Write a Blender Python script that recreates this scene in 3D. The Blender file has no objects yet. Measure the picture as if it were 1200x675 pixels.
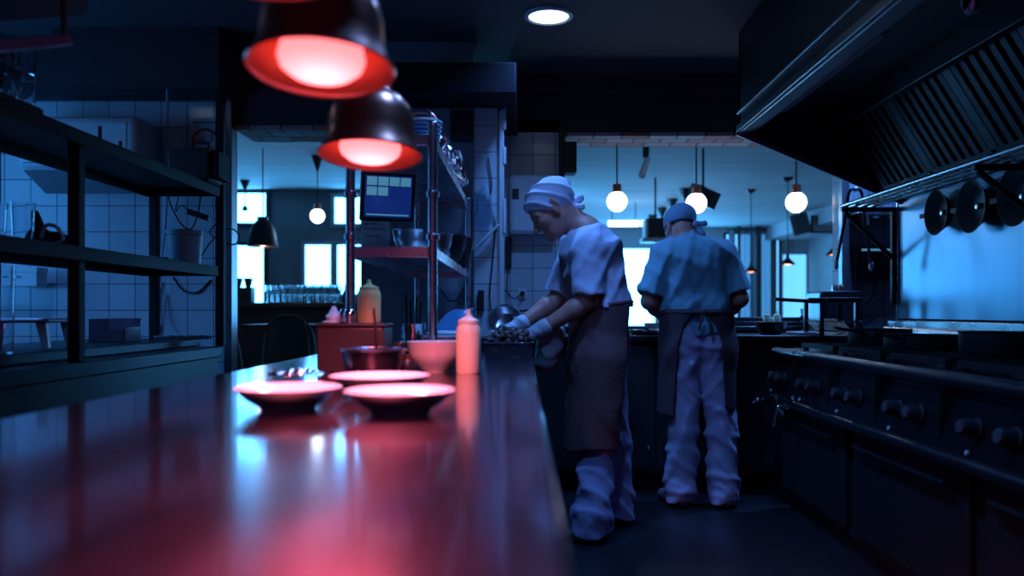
import bpy, bmesh, math, random
import numpy as np
from mathutils import Vector, Matrix, Euler
random.seed(7)
rng = np.random.default_rng(7)
R = math.radians
SC = bpy.context.scene
COL = SC.collection

# ------------------------------------------------------------------ camera, world, exposure
FPX = 950.0                      # focal length in pixels of the 1200 px wide frame
CXP, CYP, EYE = 614.0, 365.0, 1.10
def at(x, y, Y):                 # pixel of the photo at distance Y -> point in the room
    return Vector(((x - CXP) * Y / FPX, Y, EYE + (CYP - y) * Y / FPX))

cd = bpy.data.cameras.new('camera'); cam = bpy.data.objects.new('camera', cd); COL.objects.link(cam)
cam.location = (0, 0, EYE); cam.rotation_euler = (R(90), 0, 0)
cd.sensor_width = 36; cd.lens = 36 * FPX / 1200
cd.shift_x = -(CXP - 600) / 1200; cd.shift_y = (CYP - 337.5) / 1200
cd.clip_start = 0.05
cd.dof.use_dof = True; cd.dof.focus_distance = 3.95; cd.dof.aperture_fstop = 1.45
SC.camera = cam
w = bpy.data.worlds.new('world'); SC.world = w; w.use_nodes = True
w.node_tree.nodes['Background'].inputs[0].default_value = (0.26, 0.11, 0.50, 1)
w.node_tree.nodes['Background'].inputs[1].default_value = 0.11
SC.view_settings.view_transform = 'Standard'; SC.view_settings.look = 'None'
SC.view_settings.exposure = 0.0; SC.view_settings.gamma = 1.0
SC.view_settings.use_curve_mapping = False
SC.cycles.use_denoising = True
SC.cycles.max_bounces = 8; SC.cycles.transparent_max_bounces = 12
SC.cycles.sample_clamp_indirect = 4.0
SC.cycles.caustics_reflective = False; SC.cycles.caustics_refractive = False

# light colours and strengths
DAY = (0.075, 0.44, 1.0)          # daylight through the dining room windows
DAY_STRENGTH = 14.0
DOWN = (0.085, 0.31, 1.0)         # kitchen downlights
DOWN_POWER = 10.0
HEAT = (1.0, 0.18, 0.27)        # heat lamps
HEAT_POWER = 44.0

# ------------------------------------------------------------------ materials
def _nt(name):
    m = bpy.data.materials.new(name); m.use_nodes = True
    nt = m.node_tree; return m, nt, nt.nodes['Principled BSDF']
def mat(name, c, rough=0.5, metal=0.0, var=0.12, scale=6.0, bump=0.0, bscale=40.0, coat=0.0, coat_r=0.08,
        trans=0.0, ior=1.45, stretch=None, spec=0.5, rvar=0.0, sheen=0.0):
    m, nt, b = _nt(name); N, L = nt.nodes, nt.links
    tc = N.new('ShaderNodeTexCoord'); mp = N.new('ShaderNodeMapping'); L.new(tc.outputs['Object'], mp.inputs[0])
    if stretch: mp.inputs['Scale'].default_value = stretch
    nz = N.new('ShaderNodeTexNoise'); nz.inputs['Scale'].default_value = scale; nz.inputs['Detail'].default_value = 4
    L.new(mp.outputs[0], nz.inputs['Vector'])
    mx = N.new('ShaderNodeMix'); mx.data_type = 'RGBA'
    mx.inputs[6].default_value = tuple(max(0, v * (1 - var)) for v in c) + (1,)
    mx.inputs[7].default_value = tuple(min(1, v * (1 + var)) for v in c) + (1,)
    L.new(nz.outputs['Fac'], mx.inputs[0]); L.new(mx.outputs[2], b.inputs['Base Color'])
    b.inputs['Roughness'].default_value = rough; b.inputs['Metallic'].default_value = metal
    b.inputs['Specular IOR Level'].default_value = spec
    if rvar:
        mr = N.new('ShaderNodeMapRange'); mr.inputs[3].default_value = max(0.02, rough - rvar); mr.inputs[4].default_value = rough + rvar
        L.new(nz.outputs['Fac'], mr.inputs[0]); L.new(mr.outputs[0], b.inputs['Roughness'])
    if bump:
        n2 = N.new('ShaderNodeTexNoise'); n2.inputs['Scale'].default_value = bscale; n2.inputs['Detail'].default_value = 5
        L.new(mp.outputs[0], n2.inputs['Vector'])
        bp = N.new('ShaderNodeBump'); bp.inputs['Strength'].default_value = bump; bp.inputs['Distance'].default_value = 0.01
        L.new(n2.outputs['Fac'], bp.inputs['Height']); L.new(bp.outputs[0], b.inputs['Normal'])
    if coat: b.inputs['Coat Weight'].default_value = coat; b.inputs['Coat Roughness'].default_value = coat_r
    if trans: b.inputs['Transmission Weight'].default_value = trans; b.inputs['IOR'].default_value = ior
    if sheen: b.inputs['Sheen Weight'].default_value = sheen
    return m
def emit(name, c, s, base=(0.5, 0.5, 0.5)):
    m, nt, b = _nt(name)
    b.inputs['Base Color'].default_value = base + (1,)
    b.inputs['Emission Color'].default_value = tuple(c) + (1,); b.inputs['Emission Strength'].default_value = s
    b.inputs['Roughness'].default_value = 0.3
    return m
def tile_mat(name, plane, size, phase, base=(0.64, 0.68, 0.74), mortar=(0.03, 0.03, 0.035)):
    m, nt, b = _nt(name); N, L = nt.nodes, nt.links
    g = N.new('ShaderNodeNewGeometry'); sx = N.new('ShaderNodeSeparateXYZ'); L.new(g.outputs['Position'], sx.inputs[0])
    cb = N.new('ShaderNodeCombineXYZ')
    L.new(sx.outputs[0 if plane == 'xz' else 1], cb.inputs[0]); L.new(sx.outputs[2], cb.inputs[1])
    mp = N.new('ShaderNodeMapping'); mp.inputs['Location'].default_value = (-phase[0], -phase[1], 0)
    L.new(cb.outputs[0], mp.inputs[0])
    br = N.new('ShaderNodeTexBrick'); br.offset = 0; br.squash = 1
    br.inputs['Scale'].default_value = 1; br.inputs['Mortar Size'].default_value = 0.0022; br.inputs['Mortar Smooth'].default_value = 0.15
    br.inputs['Brick Width'].default_value = size; br.inputs['Row Height'].default_value = size
    br.inputs['Color1'].default_value = base + (1,); br.inputs['Color2'].default_value = tuple(v * 0.86 for v in base) + (1,)
    br.inputs['Mortar'].default_value = mortar + (1,)
    L.new(mp.outputs[0], br.inputs['Vector']); L.new(br.outputs['Color'], b.inputs['Base Color'])
    nz = N.new('ShaderNodeTexNoise'); nz.inputs['Scale'].default_value = 3; L.new(g.outputs['Position'], nz.inputs['Vector'])
    ad = N.new('ShaderNodeMath'); ad.operation = 'MULTIPLY_ADD'; ad.inputs[1].default_value = -0.35
    L.new(br.outputs['Fac'], ad.inputs[0]); L.new(nz.outputs['Fac'], ad.inputs[2])
    bp = N.new('ShaderNodeBump'); bp.inputs['Strength'].default_value = 0.25; bp.inputs['Distance'].default_value = 0.012
    L.new(ad.outputs[0], bp.inputs['Height']); L.new(bp.outputs[0], b.inputs['Normal'])
    mr = N.new('ShaderNodeMapRange'); mr.inputs[3].default_value = 0.13; mr.inputs[4].default_value = 0.8
    L.new(br.outputs['Fac'], mr.inputs[0]); L.new(mr.outputs[0], b.inputs['Roughness'])
    return m
def brick_mat(name):
    m, nt, b = _nt(name); N, L = nt.nodes, nt.links
    g = N.new('ShaderNodeNewGeometry')
    br = N.new('ShaderNodeTexBrick'); br.inputs['Scale'].default_value = 1; br.inputs['Brick Width'].default_value = 0.19
    br.inputs['Row Height'].default_value = 0.13; br.inputs['Mortar Size'].default_value = 0.006
    br.inputs['Color1'].default_value = (0.50, 0.12, 0.08, 1); br.inputs['Color2'].default_value = (0.50, 0.52, 0.58, 1)
    br.inputs['Mortar'].default_value = (0.06, 0.05, 0.05, 1)
    L.new(g.outputs['Position'], br.inputs['Vector']); L.new(br.outputs['Color'], b.inputs['Base Color'])
    b.inputs['Roughness'].default_value = 0.75
    return m
def brushed(name, c, rough, metal, axis_stretch, streak=0.25, coat=0.0):
    m = mat(name, c, rough, metal, var=0.18, scale=5, stretch=axis_stretch, rvar=0.06, bump=0.05 * streak, bscale=60, coat=coat)
    return m

M = {}
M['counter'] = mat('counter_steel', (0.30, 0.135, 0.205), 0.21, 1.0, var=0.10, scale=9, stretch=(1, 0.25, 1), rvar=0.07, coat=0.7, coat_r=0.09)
M['steel'] = mat('brushed_steel', (0.55, 0.57, 0.60), 0.28, 1.0, var=0.1, scale=8, rvar=0.08)
M['steel_dark'] = mat('dark_steel', (0.09, 0.09, 0.10), 0.30, 0.9, var=0.2, scale=7, rvar=0.1)
M['steel_shelf'] = mat('shelf_steel', (0.30, 0.31, 0.34), 0.34, 0.9, var=0.15, scale=7, rvar=0.1)
M['splash'] = mat('splashback_steel', (0.16, 0.245, 0.32), 0.34, 1.0, var=0.14, scale=3, stretch=(1, 5, 0.6), rvar=0.06)
M['shelf_black'] = mat('black_painted_steel', (0.014, 0.012, 0.016), 0.6, 0.0, var=0.2, spec=0.25)
M['soffit_dark'] = mat('dark_boxing_paint', (0.018, 0.014, 0.02), 0.8, 0, var=0.1, spec=0.2)  # plaster copy with shade put in, offsetting the downlight close by
M['filter'] = mat('dark_filter_steel', (0.05, 0.05, 0.055), 0.42, 0.9, var=0.2)  # slats darker than the hood steel
M['hood'] = mat('hood_steel', (0.085, 0.085, 0.095), 0.38, 0.95, var=0.2, scale=4, rvar=0.08)
M['chrome'] = mat('chrome', (0.75, 0.76, 0.78), 0.10, 1.0, var=0.04)
M['copper'] = mat('copper', (0.78, 0.28, 0.19), 0.30, 1.0, var=0.15, scale=5)
M['lamp_in'] = mat('lamp_inner_metal', (0.42, 0.10, 0.06), 0.45, 0.5, var=0.1)
M['black'] = mat('black_plastic', (0.018, 0.018, 0.022), 0.42, 0, var=0.2)
M['black_iron'] = mat('black_iron', (0.02, 0.02, 0.022), 0.55, 0.3, var=0.3, bump=0.1)
M['rubber'] = mat('black_rubber', (0.012, 0.012, 0.014), 0.7, 0)
M['cable'] = mat('cable_black', (0.01, 0.01, 0.012), 0.6)
M['cable_white'] = mat('cable_grey', (0.45, 0.46, 0.5), 0.5)
M['white_plastic'] = mat('white_plastic', (0.66, 0.68, 0.72), 0.35, 0, var=0.05)
M['white_box'] = mat('white_card', (0.60, 0.61, 0.64), 0.7, 0, var=0.06)
M['grey_plastic'] = mat('grey_plastic', (0.28, 0.29, 0.32), 0.45, 0, var=0.08)
M['china'] = mat('white_china', (0.90, 0.89, 0.88), 0.18, 0, var=0.03, coat=0.5)
M['pink_plastic'] = mat('salmon_plastic', (0.98, 0.90, 0.62), 0.38, 0, var=0.04)
M['yellow_plastic'] = mat('mustard_plastic', (0.95, 0.78, 0.30), 0.38, 0, var=0.05)
M['brown_box'] = mat('brown_wood', (0.045, 0.026, 0.030), 0.45, 0, var=0.25, scale=8, stretch=(1, 1, 5))
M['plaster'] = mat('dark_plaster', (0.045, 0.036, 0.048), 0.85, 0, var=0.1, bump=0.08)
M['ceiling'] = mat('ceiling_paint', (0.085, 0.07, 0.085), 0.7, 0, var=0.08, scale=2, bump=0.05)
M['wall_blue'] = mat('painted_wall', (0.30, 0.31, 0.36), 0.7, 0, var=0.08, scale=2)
M['dining_wall'] = mat('dining_plaster', (0.42, 0.42, 0.44), 0.85, 0, var=0.25, scale=1.5, bump=0.1)
M['dining_brick'] = mat('rough_dining_wall', (0.20, 0.22, 0.25), 0.9, 0, var=0.5, scale=2.5, bump=0.3, bscale=12)
M['dining_ceiling'] = mat('dining_ceiling_boards', (0.46, 0.45, 0.45), 0.75, 0, var=0.3, scale=1.6, stretch=(0.5, 3, 1))
M['floor'] = mat('kitchen_floor', (0.022, 0.019, 0.025), 0.42, 0, var=0.3, scale=3, stretch=(0.4, 4, 1), bump=0.05)
M['dining_floor'] = mat('dining_floor_wood', (0.10, 0.07, 0.06), 0.4, 0, var=0.3, scale=2, stretch=(6, 0.5, 1))
M['cabinet'] = mat('cabinet_grey', (0.045, 0.042, 0.052), 0.5, 0.2, var=0.1)
M['bench'] = mat('bench_steel', (0.035, 0.034, 0.045), 0.42, 0.85, var=0.15, scale=3, stretch=(1, 1, 0.4), rvar=0.08)
M['dark_wood'] = mat('dark_wood', (0.035, 0.025, 0.025), 0.5, 0, var=0.3, stretch=(1, 6, 1))
M['brick'] = brick_mat('soffit_brick')
M['tile_back'] = tile_mat('white_tile_back', 'xz', 0.154, (-0.0955, 2.009))
M['tile_left'] = tile_mat('white_tile_left', 'xz', 0.153, (-2.278, 2.025))
M['tile_side'] = tile_mat('white_tile_side', 'yz', 0.153, (4.70, 2.025))
M['tile_dark'] = tile_mat('grey_tile_niche', 'xz', 0.152, (2.29, 1.225), base=(0.42, 0.42, 0.48))
M['day'] = emit('daylight_pane', DAY, DAY_STRENGTH)
M['day_soft'] = emit('curtained_daylight_pane', (0.10, 0.42, 0.85), 1.7)
M['reflection_fill'] = emit('added_reflection_pane', DAY, 40.0)  # strong glow for the added pane that the splashback reflects
M['day_side'] = emit('shaded_daylight_pane', (0.04, 0.34, 1.0), 3.2)
M['globe'] = emit('lit_opal_glass', (0.80, 0.86, 1.0), 3.5, (0.9, 0.9, 0.9))
M['down_lens'] = emit('downlight_lens', (0.65, 0.85, 1.0), 4.0)
def bulb_mat(name, c):
    m, nt, b = _nt(name); N, L = nt.nodes, nt.links           # brighter at the centre of the frosted face
    tc = N.new('ShaderNodeTexCoord'); sx = N.new('ShaderNodeSeparateXYZ'); L.new(tc.outputs['Object'], sx.inputs[0])
    cb = N.new('ShaderNodeCombineXYZ'); L.new(sx.outputs[0], cb.inputs[0]); L.new(sx.outputs[1], cb.inputs[1])
    ln = N.new('ShaderNodeVectorMath'); ln.operation = 'LENGTH'; L.new(cb.outputs[0], ln.inputs[0])
    mr = N.new('ShaderNodeMapRange'); mr.inputs[1].default_value = 0.015; mr.inputs[2].default_value = 0.078
    mr.inputs[3].default_value = 7.5; mr.inputs[4].default_value = 2.6; L.new(ln.outputs['Value'], mr.inputs[0])
    b.inputs['Base Color'].default_value = (0.5, 0.2, 0.2, 1); b.inputs['Emission Color'].default_value = c + (1,)
    L.new(mr.outputs[0], b.inputs['Emission Strength']); return m
M['heat_bulb'] = bulb_mat('infrared_bulb_glass', (1.0, 0.15, 0.165))
M['warm_bulb'] = emit('warm_bulb', (1.0, 0.28, 0.14), 3.0)
M['tube_lamp'] = emit('tube_lamp', (0.6, 0.85, 1.0), 4.0)
M['shirt1'] = mat('chef_white_cotton', (0.74, 0.72, 0.92), 0.85, 0, var=0.05, bump=0.25, bscale=55, sheen=0.1)
M['shirt2'] = mat('chef_blue_cotton', (0.22, 0.46, 0.56), 0.85, 0, var=0.05, bump=0.25, bscale=55, sheen=0.1)
M['trousers'] = mat('chef_trouser_cotton', (0.52, 0.44, 0.68), 0.85, 0, var=0.06, bump=0.3, bscale=40)
M['trousers2'] = mat('chef_pale_trouser_cotton', (0.58, 0.50, 0.70), 0.85, 0, var=0.06, bump=0.3, bscale=40)
M['apron'] = mat('brown_apron_cotton', (0.21, 0.085, 0.09), 0.85, 0, var=0.12, bump=0.3, bscale=60)
M['apron2'] = mat('dark_apron_cotton', (0.10, 0.050, 0.062), 0.85, 0, var=0.12, bump=0.3, bscale=60)
M['cap'] = mat('cap_cotton', (0.80, 0.76, 0.92), 0.8, 0, var=0.05, bump=0.2, bscale=70)
M['cap2'] = mat('blue_cap_cotton', (0.22, 0.36, 0.50), 0.8, 0, var=0.05, bump=0.2, bscale=70)
M['skin'] = mat('skin', (0.66, 0.28, 0.21), 0.5, 0, var=0.08, scale=30)
M['hair'] = mat('short_hair', (0.03, 0.02, 0.018), 0.7, 0, var=0.3, bump=0.5, bscale=200)
M['glove'] = mat('latex_glove', (0.62, 0.62, 0.70), 0.5, 0, var=0.05, bump=0.2, bscale=60)
M['shoe'] = mat('kitchen_shoe', (0.03, 0.028, 0.03), 0.5, 0)
M['shoe2'] = mat('grey_shoe', (0.16, 0.17, 0.20), 0.6, 0)
M['meat'] = mat('roasted_chunks', (0.10, 0.052, 0.045), 0.5, 0, var=0.5, scale=30, bump=0.4, bscale=60)
M['bag'] = mat('blue_bag_film', (0.10, 0.26, 0.50), 0.25, 0, var=0.3, scale=14, bump=0.6, bscale=16)
M['clear_bag'] = mat('clear_bag_film', (0.55, 0.65, 0.75), 0.22, 0, var=0.2, scale=10, bump=0.6, bscale=18)
M['paper'] = mat('white_paper', (0.70, 0.72, 0.75), 0.8, 0, var=0.04)
M['paper_bag'] = mat('paper_bag', (0.6, 0.55, 0.6), 0.8, 0, var=0.25, scale=14, bump=0.7, bscale=14)
M['ink'] = mat('dark_ink', (0.03, 0.03, 0.06), 0.7)
M['sign_red'] = mat('sign_red', (0.55, 0.05, 0.05), 0.5)
M['foil'] = mat('crumpled_foil', (0.85, 0.86, 0.9), 0.16, 1.0, var=0.05, bump=0.9, bscale=30)
def glass_mat(name, tint=(0.9, 0.96, 1.0), rough=0.03, op=0.05):
    m, nt, b = _nt(name); N, L = nt.nodes, nt.links
    b.inputs['Base Color'].default_value = tint + (1,); b.inputs['Roughness'].default_value = rough
    b.inputs['Specular IOR Level'].default_value = 0.9
    tr = N.new('ShaderNodeBsdfTransparent'); tr.inputs[0].default_value = tuple(0.85 * v for v in tint) + (1,)
    fr = N.new('ShaderNodeLayerWeight'); fr.inputs[0].default_value = 0.22
    mr = N.new('ShaderNodeMapRange'); mr.inputs[3].default_value = op; mr.inputs[4].default_value = 1.0
    L.new(fr.outputs['Facing'], mr.inputs[0])
    ms = N.new('ShaderNodeMixShader'); L.new(mr.outputs[0], ms.inputs[0])
    L.new(tr.outputs[0], ms.inputs[1]); L.new(b.outputs[0], ms.inputs[2])
    L.new(ms.outputs[0], N['Material Output'].inputs[0])
    return m
M['glass'] = mat('clear_glass', (0.92, 0.97, 1.0), 0.02, 0, var=0.02, trans=1.0, ior=1.46)
M['crate_clear'] = glass_mat('clear_polycarbonate', (0.5, 0.42, 0.5), 0.08, 0.12)
M['film'] = glass_mat('thin_plastic_film', (0.8, 0.9, 1.0), 0.2, 0.10)
def screen_mat():
    m, nt, b = _nt('till_screen')
    b.inputs['Base Color'].default_value = (0.01, 0.02, 0.08, 1); b.inputs['Roughness'].default_value = 0.15
    b.inputs['Emission Color'].default_value = (0.004, 0.018, 0.14, 1); b.inputs['Emission Strength'].default_value = 1.0
    return m
M['screen'] = screen_mat()
M['screen_key'] = emit('screen_keys', (0.05, 0.20, 0.33), 1.0)

# ------------------------------------------------------------------ builders
def tag(o, label=None, cat=None, group=None, kind=None):
    if label: o['label'] = label
    if cat: o['category'] = cat
    if group: o['group'] = group
    if kind: o['kind'] = kind
    return o
def thing(name, label, cat, loc=(0, 0, 0), rz=0.0, group=None):
    o = bpy.data.objects.new(name, None); COL.objects.link(o)
    o.location = loc; o.rotation_euler = (0, 0, rz); o.empty_display_size = 0.05
    return tag(o, label, cat, group)
def link_mesh(name, me, m, parent=None, loc=None, smooth=38, bevel=0.0, seg=2):
    for mm in (m if isinstance(m, (list, tuple)) else [m]): me.materials.append(mm)
    if smooth is not None:
        me.polygons.foreach_set('use_smooth', [True] * len(me.polygons))
        if smooth < 180: me.set_sharp_from_angle(angle=R(smooth))
    o = bpy.data.objects.new(name, me); COL.objects.link(o)
    if parent: o.parent = parent
    if loc is not None: o.location = loc
    if bevel:
        bv = o.modifiers.new('bevel', 'BEVEL'); bv.width = bevel; bv.segments = seg; bv.limit_method = 'ANGLE'; bv.angle_limit = R(40)
    return o
class MB:
    def __init__(s): s.bm = bmesh.new()
    def _add(s, verts, faces, Mx=None):
        vs = [s.bm.verts.new(Mx @ Vector(v) if Mx else v) for v in verts]
        for f in faces:
            try: s.bm.faces.new([vs[i] for i in f])
            except ValueError: pass
        return s
    def box(s, c, d, rot=None):
        x, y, z = (v / 2 for v in d)
        V = [(-x, -y, -z), (x, -y, -z), (x, y, -z), (-x, y, -z), (-x, -y, z), (x, -y, z), (x, y, z), (-x, y, z)]
        Mx = Matrix.Translation(c)
        if rot is not None: Mx = Mx @ (rot.to_4x4() if isinstance(rot, Matrix) else Euler(rot).to_matrix().to_4x4())
        return s._add(V, [(3, 2, 1, 0), (4, 5, 6, 7), (0, 1, 5, 4), (1, 2, 6, 5), (2, 3, 7, 6), (3, 0, 4, 7)], Mx)
    def bb(s, lo, hi):
        return s.box([(a + b) / 2 for a, b in zip(lo, hi)], [abs(b - a) for a, b in zip(lo, hi)])
    def bar(s, a, b, wd, ht, up=(0, 0, 1)):   # rectangular bar between two points
        a, b = Vector(a), Vector(b); y = (b - a).normalized(); x = y.cross(Vector(up)).normalized(); z = x.cross(y)
        return s.box((a + b) / 2, (wd, (b - a).length, ht), Matrix((x, y, z)).transposed())
    def lathe(s, prof, n=32, Mx=None):
        V, F, rings = [], [], []
        for r, z in prof:
            if r < 1e-6: rings.append([len(V)]); V.append((0, 0, z))
            else:
                rings.append(list(range(len(V), len(V) + n)))
                V += [(r * math.cos(2 * math.pi * i / n), r * math.sin(2 * math.pi * i / n), z) for i in range(n)]
        for A, B in zip(rings[:-1], rings[1:]):
            for i in range(n):
                j = (i + 1) % n
                if len(A) == 1 and len(B) == 1: continue
                if len(A) == 1: F.append((A[0], B[j], B[i]))
                elif len(B) == 1: F.append((A[i], A[j], B[0]))
                else: F.append((A[i], A[j], B[j], B[i]))
        return s._add(V, F, Mx)
    def cyl(s, a, b, r, r2=None, n=16):
        a, b = Vector(a), Vector(b); r2 = r if r2 is None else r2
        L = (b - a).length; q = Vector((0, 0, 1)).rotation_difference(b - a)
        return s.lathe([(0, 0), (r, 0), (r2, L), (0, L)], n, Matrix.Translation(a) @ q.to_matrix().to_4x4())
    def ell(s, c, r, n=20, rot=None):
        P = [(math.sin(math.pi * i / 12), -math.cos(math.pi * i / 12)) for i in range(13)]
        P[0] = (0, -1); P[-1] = (0, 1)
        Mx = Matrix.Translation(c) @ (Euler(rot).to_matrix().to_4x4() if rot else Matrix()) @ Matrix.Diagonal((*(r if hasattr(r, '__len__') else (r, r, r)), 1))
        return s.lathe(P, n, Mx)
    def tube(s, pts, r, n=8, closed=False):
        P = [Vector(p) for p in pts]; m = len(P); V, F = [], []
        rs = r if hasattr(r, '__len__') else [r] * m
        prev = None
        for i, p in enumerate(P):
            if closed: t = P[(i + 1) % m] - P[i - 1]
            else: t = P[min(i + 1, m - 1)] - P[max(i - 1, 0)]
            t.normalize()
            if prev is None:
                ref = Vector((0, 0, 1)) if abs(t.z) < 0.9 else Vector((1, 0, 0)); nx = t.cross(ref).normalized()
            else: nx = (prev - t * prev.dot(t)).normalized()
            prev = nx; ny = t.cross(nx)
            V += [p + (nx * math.cos(2 * math.pi * k / n) + ny * math.sin(2 * math.pi * k / n)) * rs[i] for k in range(n)]
        for i in range(m if closed else m - 1):
            j = (i + 1) % m
            for k in range(n): F.append((i * n + k, i * n + (k + 1) % n, j * n + (k + 1) % n, j * n + k))
        if not closed: F += [tuple(range(n))[::-1], tuple(range((m - 1) * n, m * n))]
        return s._add(V, F)
    def prism(s, poly, axis, a, b):          # polygon in the two other axes, extruded along axis from a to b
        def P(u, v, t): return {'x': (t, u, v), 'y': (u, t, v), 'z': (u, v, t)}[axis]
        n = len(poly); V = [P(u, v, a) for u, v in poly] + [P(u, v, b) for u, v in poly]
        F = [tuple(range(n))[::-1], tuple(range(n, 2 * n))] + [(i, (i + 1) % n, n + (i + 1) % n, n + i) for i in range(n)]
        return s._add(V, F)
    def sheet(s, f, nu, nv, th=0.0):          # f(u,v) -> point
        V = [f(i / nu, j / nv) for j in range(nv + 1) for i in range(nu + 1)]
        F = [(j * (nu + 1) + i, j * (nu + 1) + i + 1, (j + 1) * (nu + 1) + i + 1, (j + 1) * (nu + 1) + i) for j in range(nv) for i in range(nu)]
        s._add(V, F)
        if th:
            s.bm.normal_update()
            bmesh.ops.solidify(s.bm, geom=s.bm.faces[:], thickness=th)
        return s
    def mesh(s, name):
        bmesh.ops.recalc_face_normals(s.bm, faces=s.bm.faces[:])
        me = bpy.data.meshes.new(name); s.bm.to_mesh(me); s.bm.free(); return me
    def obj(s, name, m, parent=None, loc=None, smooth=38, bevel=0.0, seg=2):
        return link_mesh(name, s.mesh(name), m, parent, loc, smooth, bevel, seg)
def struct(name, mb, m, **k): return tag(mb.obj(name, m, **k), kind='structure')
def dup(o, loc=None, rz=None, label=None, group=None, parent=None):
    c = o.copy(); COL.objects.link(c)
    if parent: c.parent = parent
    if loc is not None: c.location = loc
    if rz is not None: c.rotation_euler = (0, 0, rz)
    if label: c['label'] = label
    if group: c['group'] = group
    for ch in list(o.children): dup(ch, parent=c)
    return c
def bez(pts, n=10):                            # smooth curve through points (Catmull-Rom)
    P = [Vector(p) for p in pts]; P = [2 * P[0] - P[1]] + P + [2 * P[-1] - P[-2]]; out = []
    for i in range(1, len(P) - 2):
        for k in range(n):
            t = k / n; a, b, c, d = P[i - 1:i + 3]
            out.append(0.5 * ((2 * b) + (c - a) * t + (2 * a - 5 * b + 4 * c - d) * t * t + (3 * b - a - 3 * c + d) * t ** 3))
    return out + [P[-2]]
def light(kind, name, parent, loc, power, color, size=0.1, rot=None, **k):
    ld = bpy.data.lights.new(name, kind); ld.energy = power; ld.color = color
    if kind == 'AREA': ld.shape = 'DISK'; ld.size = size
    else: ld.shadow_soft_size = size
    for a, v in k.items(): setattr(ld, a, v)
    o = bpy.data.objects.new(name, ld); COL.objects.link(o); o.parent = parent; o.location = loc
    if rot: o.rotation_euler = rot
    return o

# ------------------------------------------------------------------ the setting: kitchen shell
CEIL = 2.68
struct('floor', MB().bb((-3.75, -1.5, -0.1), (3.0, 5.0, 0.0)), M['floor'])
struct('floor_dining', MB().bb((-6.7, 5.0, -0.1), (6.5, 16.3, 0.0)), M['dining_floor'])
struct('ceiling', MB().bb((-3.75, -1.5, CEIL), (3.0, 5.5, CEIL + 0.12)), M['ceiling'])
struct('ceiling_dining', MB().bb((-6.7, 5.5, 2.75), (6.5, 16.3, 2.87)), M['dining_ceiling'])
struct('wall_left', MB().bb((-3.75, -1.5, 0), (-3.6, 4.9, CEIL)), M['wall_blue'])
struct('wall_left_tiled', MB().bb((-3.6, 4.75, 0), (-1.74, 4.80, 2.5)), M['tile_left'])
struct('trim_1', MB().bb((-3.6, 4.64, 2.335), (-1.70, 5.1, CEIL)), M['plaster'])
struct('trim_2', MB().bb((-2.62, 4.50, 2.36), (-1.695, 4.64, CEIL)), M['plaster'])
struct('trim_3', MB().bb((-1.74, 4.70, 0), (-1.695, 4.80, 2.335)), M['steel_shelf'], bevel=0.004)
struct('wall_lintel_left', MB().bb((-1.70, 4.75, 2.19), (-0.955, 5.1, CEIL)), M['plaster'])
struct('trim_4', MB().bb((-1.695, 4.75, 2.165), (-0.955, 5.1, 2.19)), M['brick'])
struct('wall_middle', MB().bb((-0.955, 4.75, 0), (-0.295, 4.9, CEIL)), M['wall_blue'])
o = struct('trim_5', MB().bb((-0.295, 4.70, 0), (-0.153, 5.62, 2.28)), [M['tile_left'], M['tile_side']], bevel=0.003)
for p in o.data.polygons: p.material_index = 1 if abs(p.normal.x) > 0.5 else 0
struct('trim_6', MB().bb((-0.955, 4.42, 2.29), (-0.043, 5.5, 2.46)), M['soffit_dark'], bevel=0.006)
struct('wall_back_tiled', MB().bb((-0.153, 5.5, 0), (0.24, 5.65, 2.40)), M['tile_back'])
struct('trim_7', MB().bb((0.235, 5.44, 0.95), (0.275, 5.86, 2.33)), M['dark_wood'], bevel=0.004)
struct('wall_back_low', MB().bb((0.24, 5.5, 0), (2.15, 5.86, 0.975)), M['plaster'])
struct('trim_8', MB().bb((0.24, 5.46, 0.975), (2.15, 5.90, 1.0)), M['steel_dark'], bevel=0.004)
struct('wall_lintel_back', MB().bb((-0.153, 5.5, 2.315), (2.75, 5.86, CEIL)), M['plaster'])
struct('trim_9', MB().bb((0.275, 5.5, 2.29), (2.15, 5.86, 2.315)), M['brick'])
struct('trim_10', MB().bb((-0.043, 5.40, 2.575), (2.75, 5.5, CEIL)), M['plaster'], bevel=0.004)
struct('wall_back_niche', MB().bb((2.15, 5.5, 0), (2.75, 5.65, 2.7)), M['tile_dark'])
struct('trim_11', MB().bb((2.135, 5.44, 1.0), (2.185, 5.5, 2.315)), M['steel_shelf'], bevel=0.003)
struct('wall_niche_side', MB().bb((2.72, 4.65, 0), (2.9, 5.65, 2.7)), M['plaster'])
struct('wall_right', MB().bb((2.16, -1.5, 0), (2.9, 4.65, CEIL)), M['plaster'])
struct('trim_12', MB().bb((2.145, -1.0, 1.06), (2.16, 4.655, 1.98)), M['splash'])
struct('trim_13', MB().bb((2.14, 4.645, 1.04), (2.20, 4.665, 1.98)), M['steel'], bevel=0.003)

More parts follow.
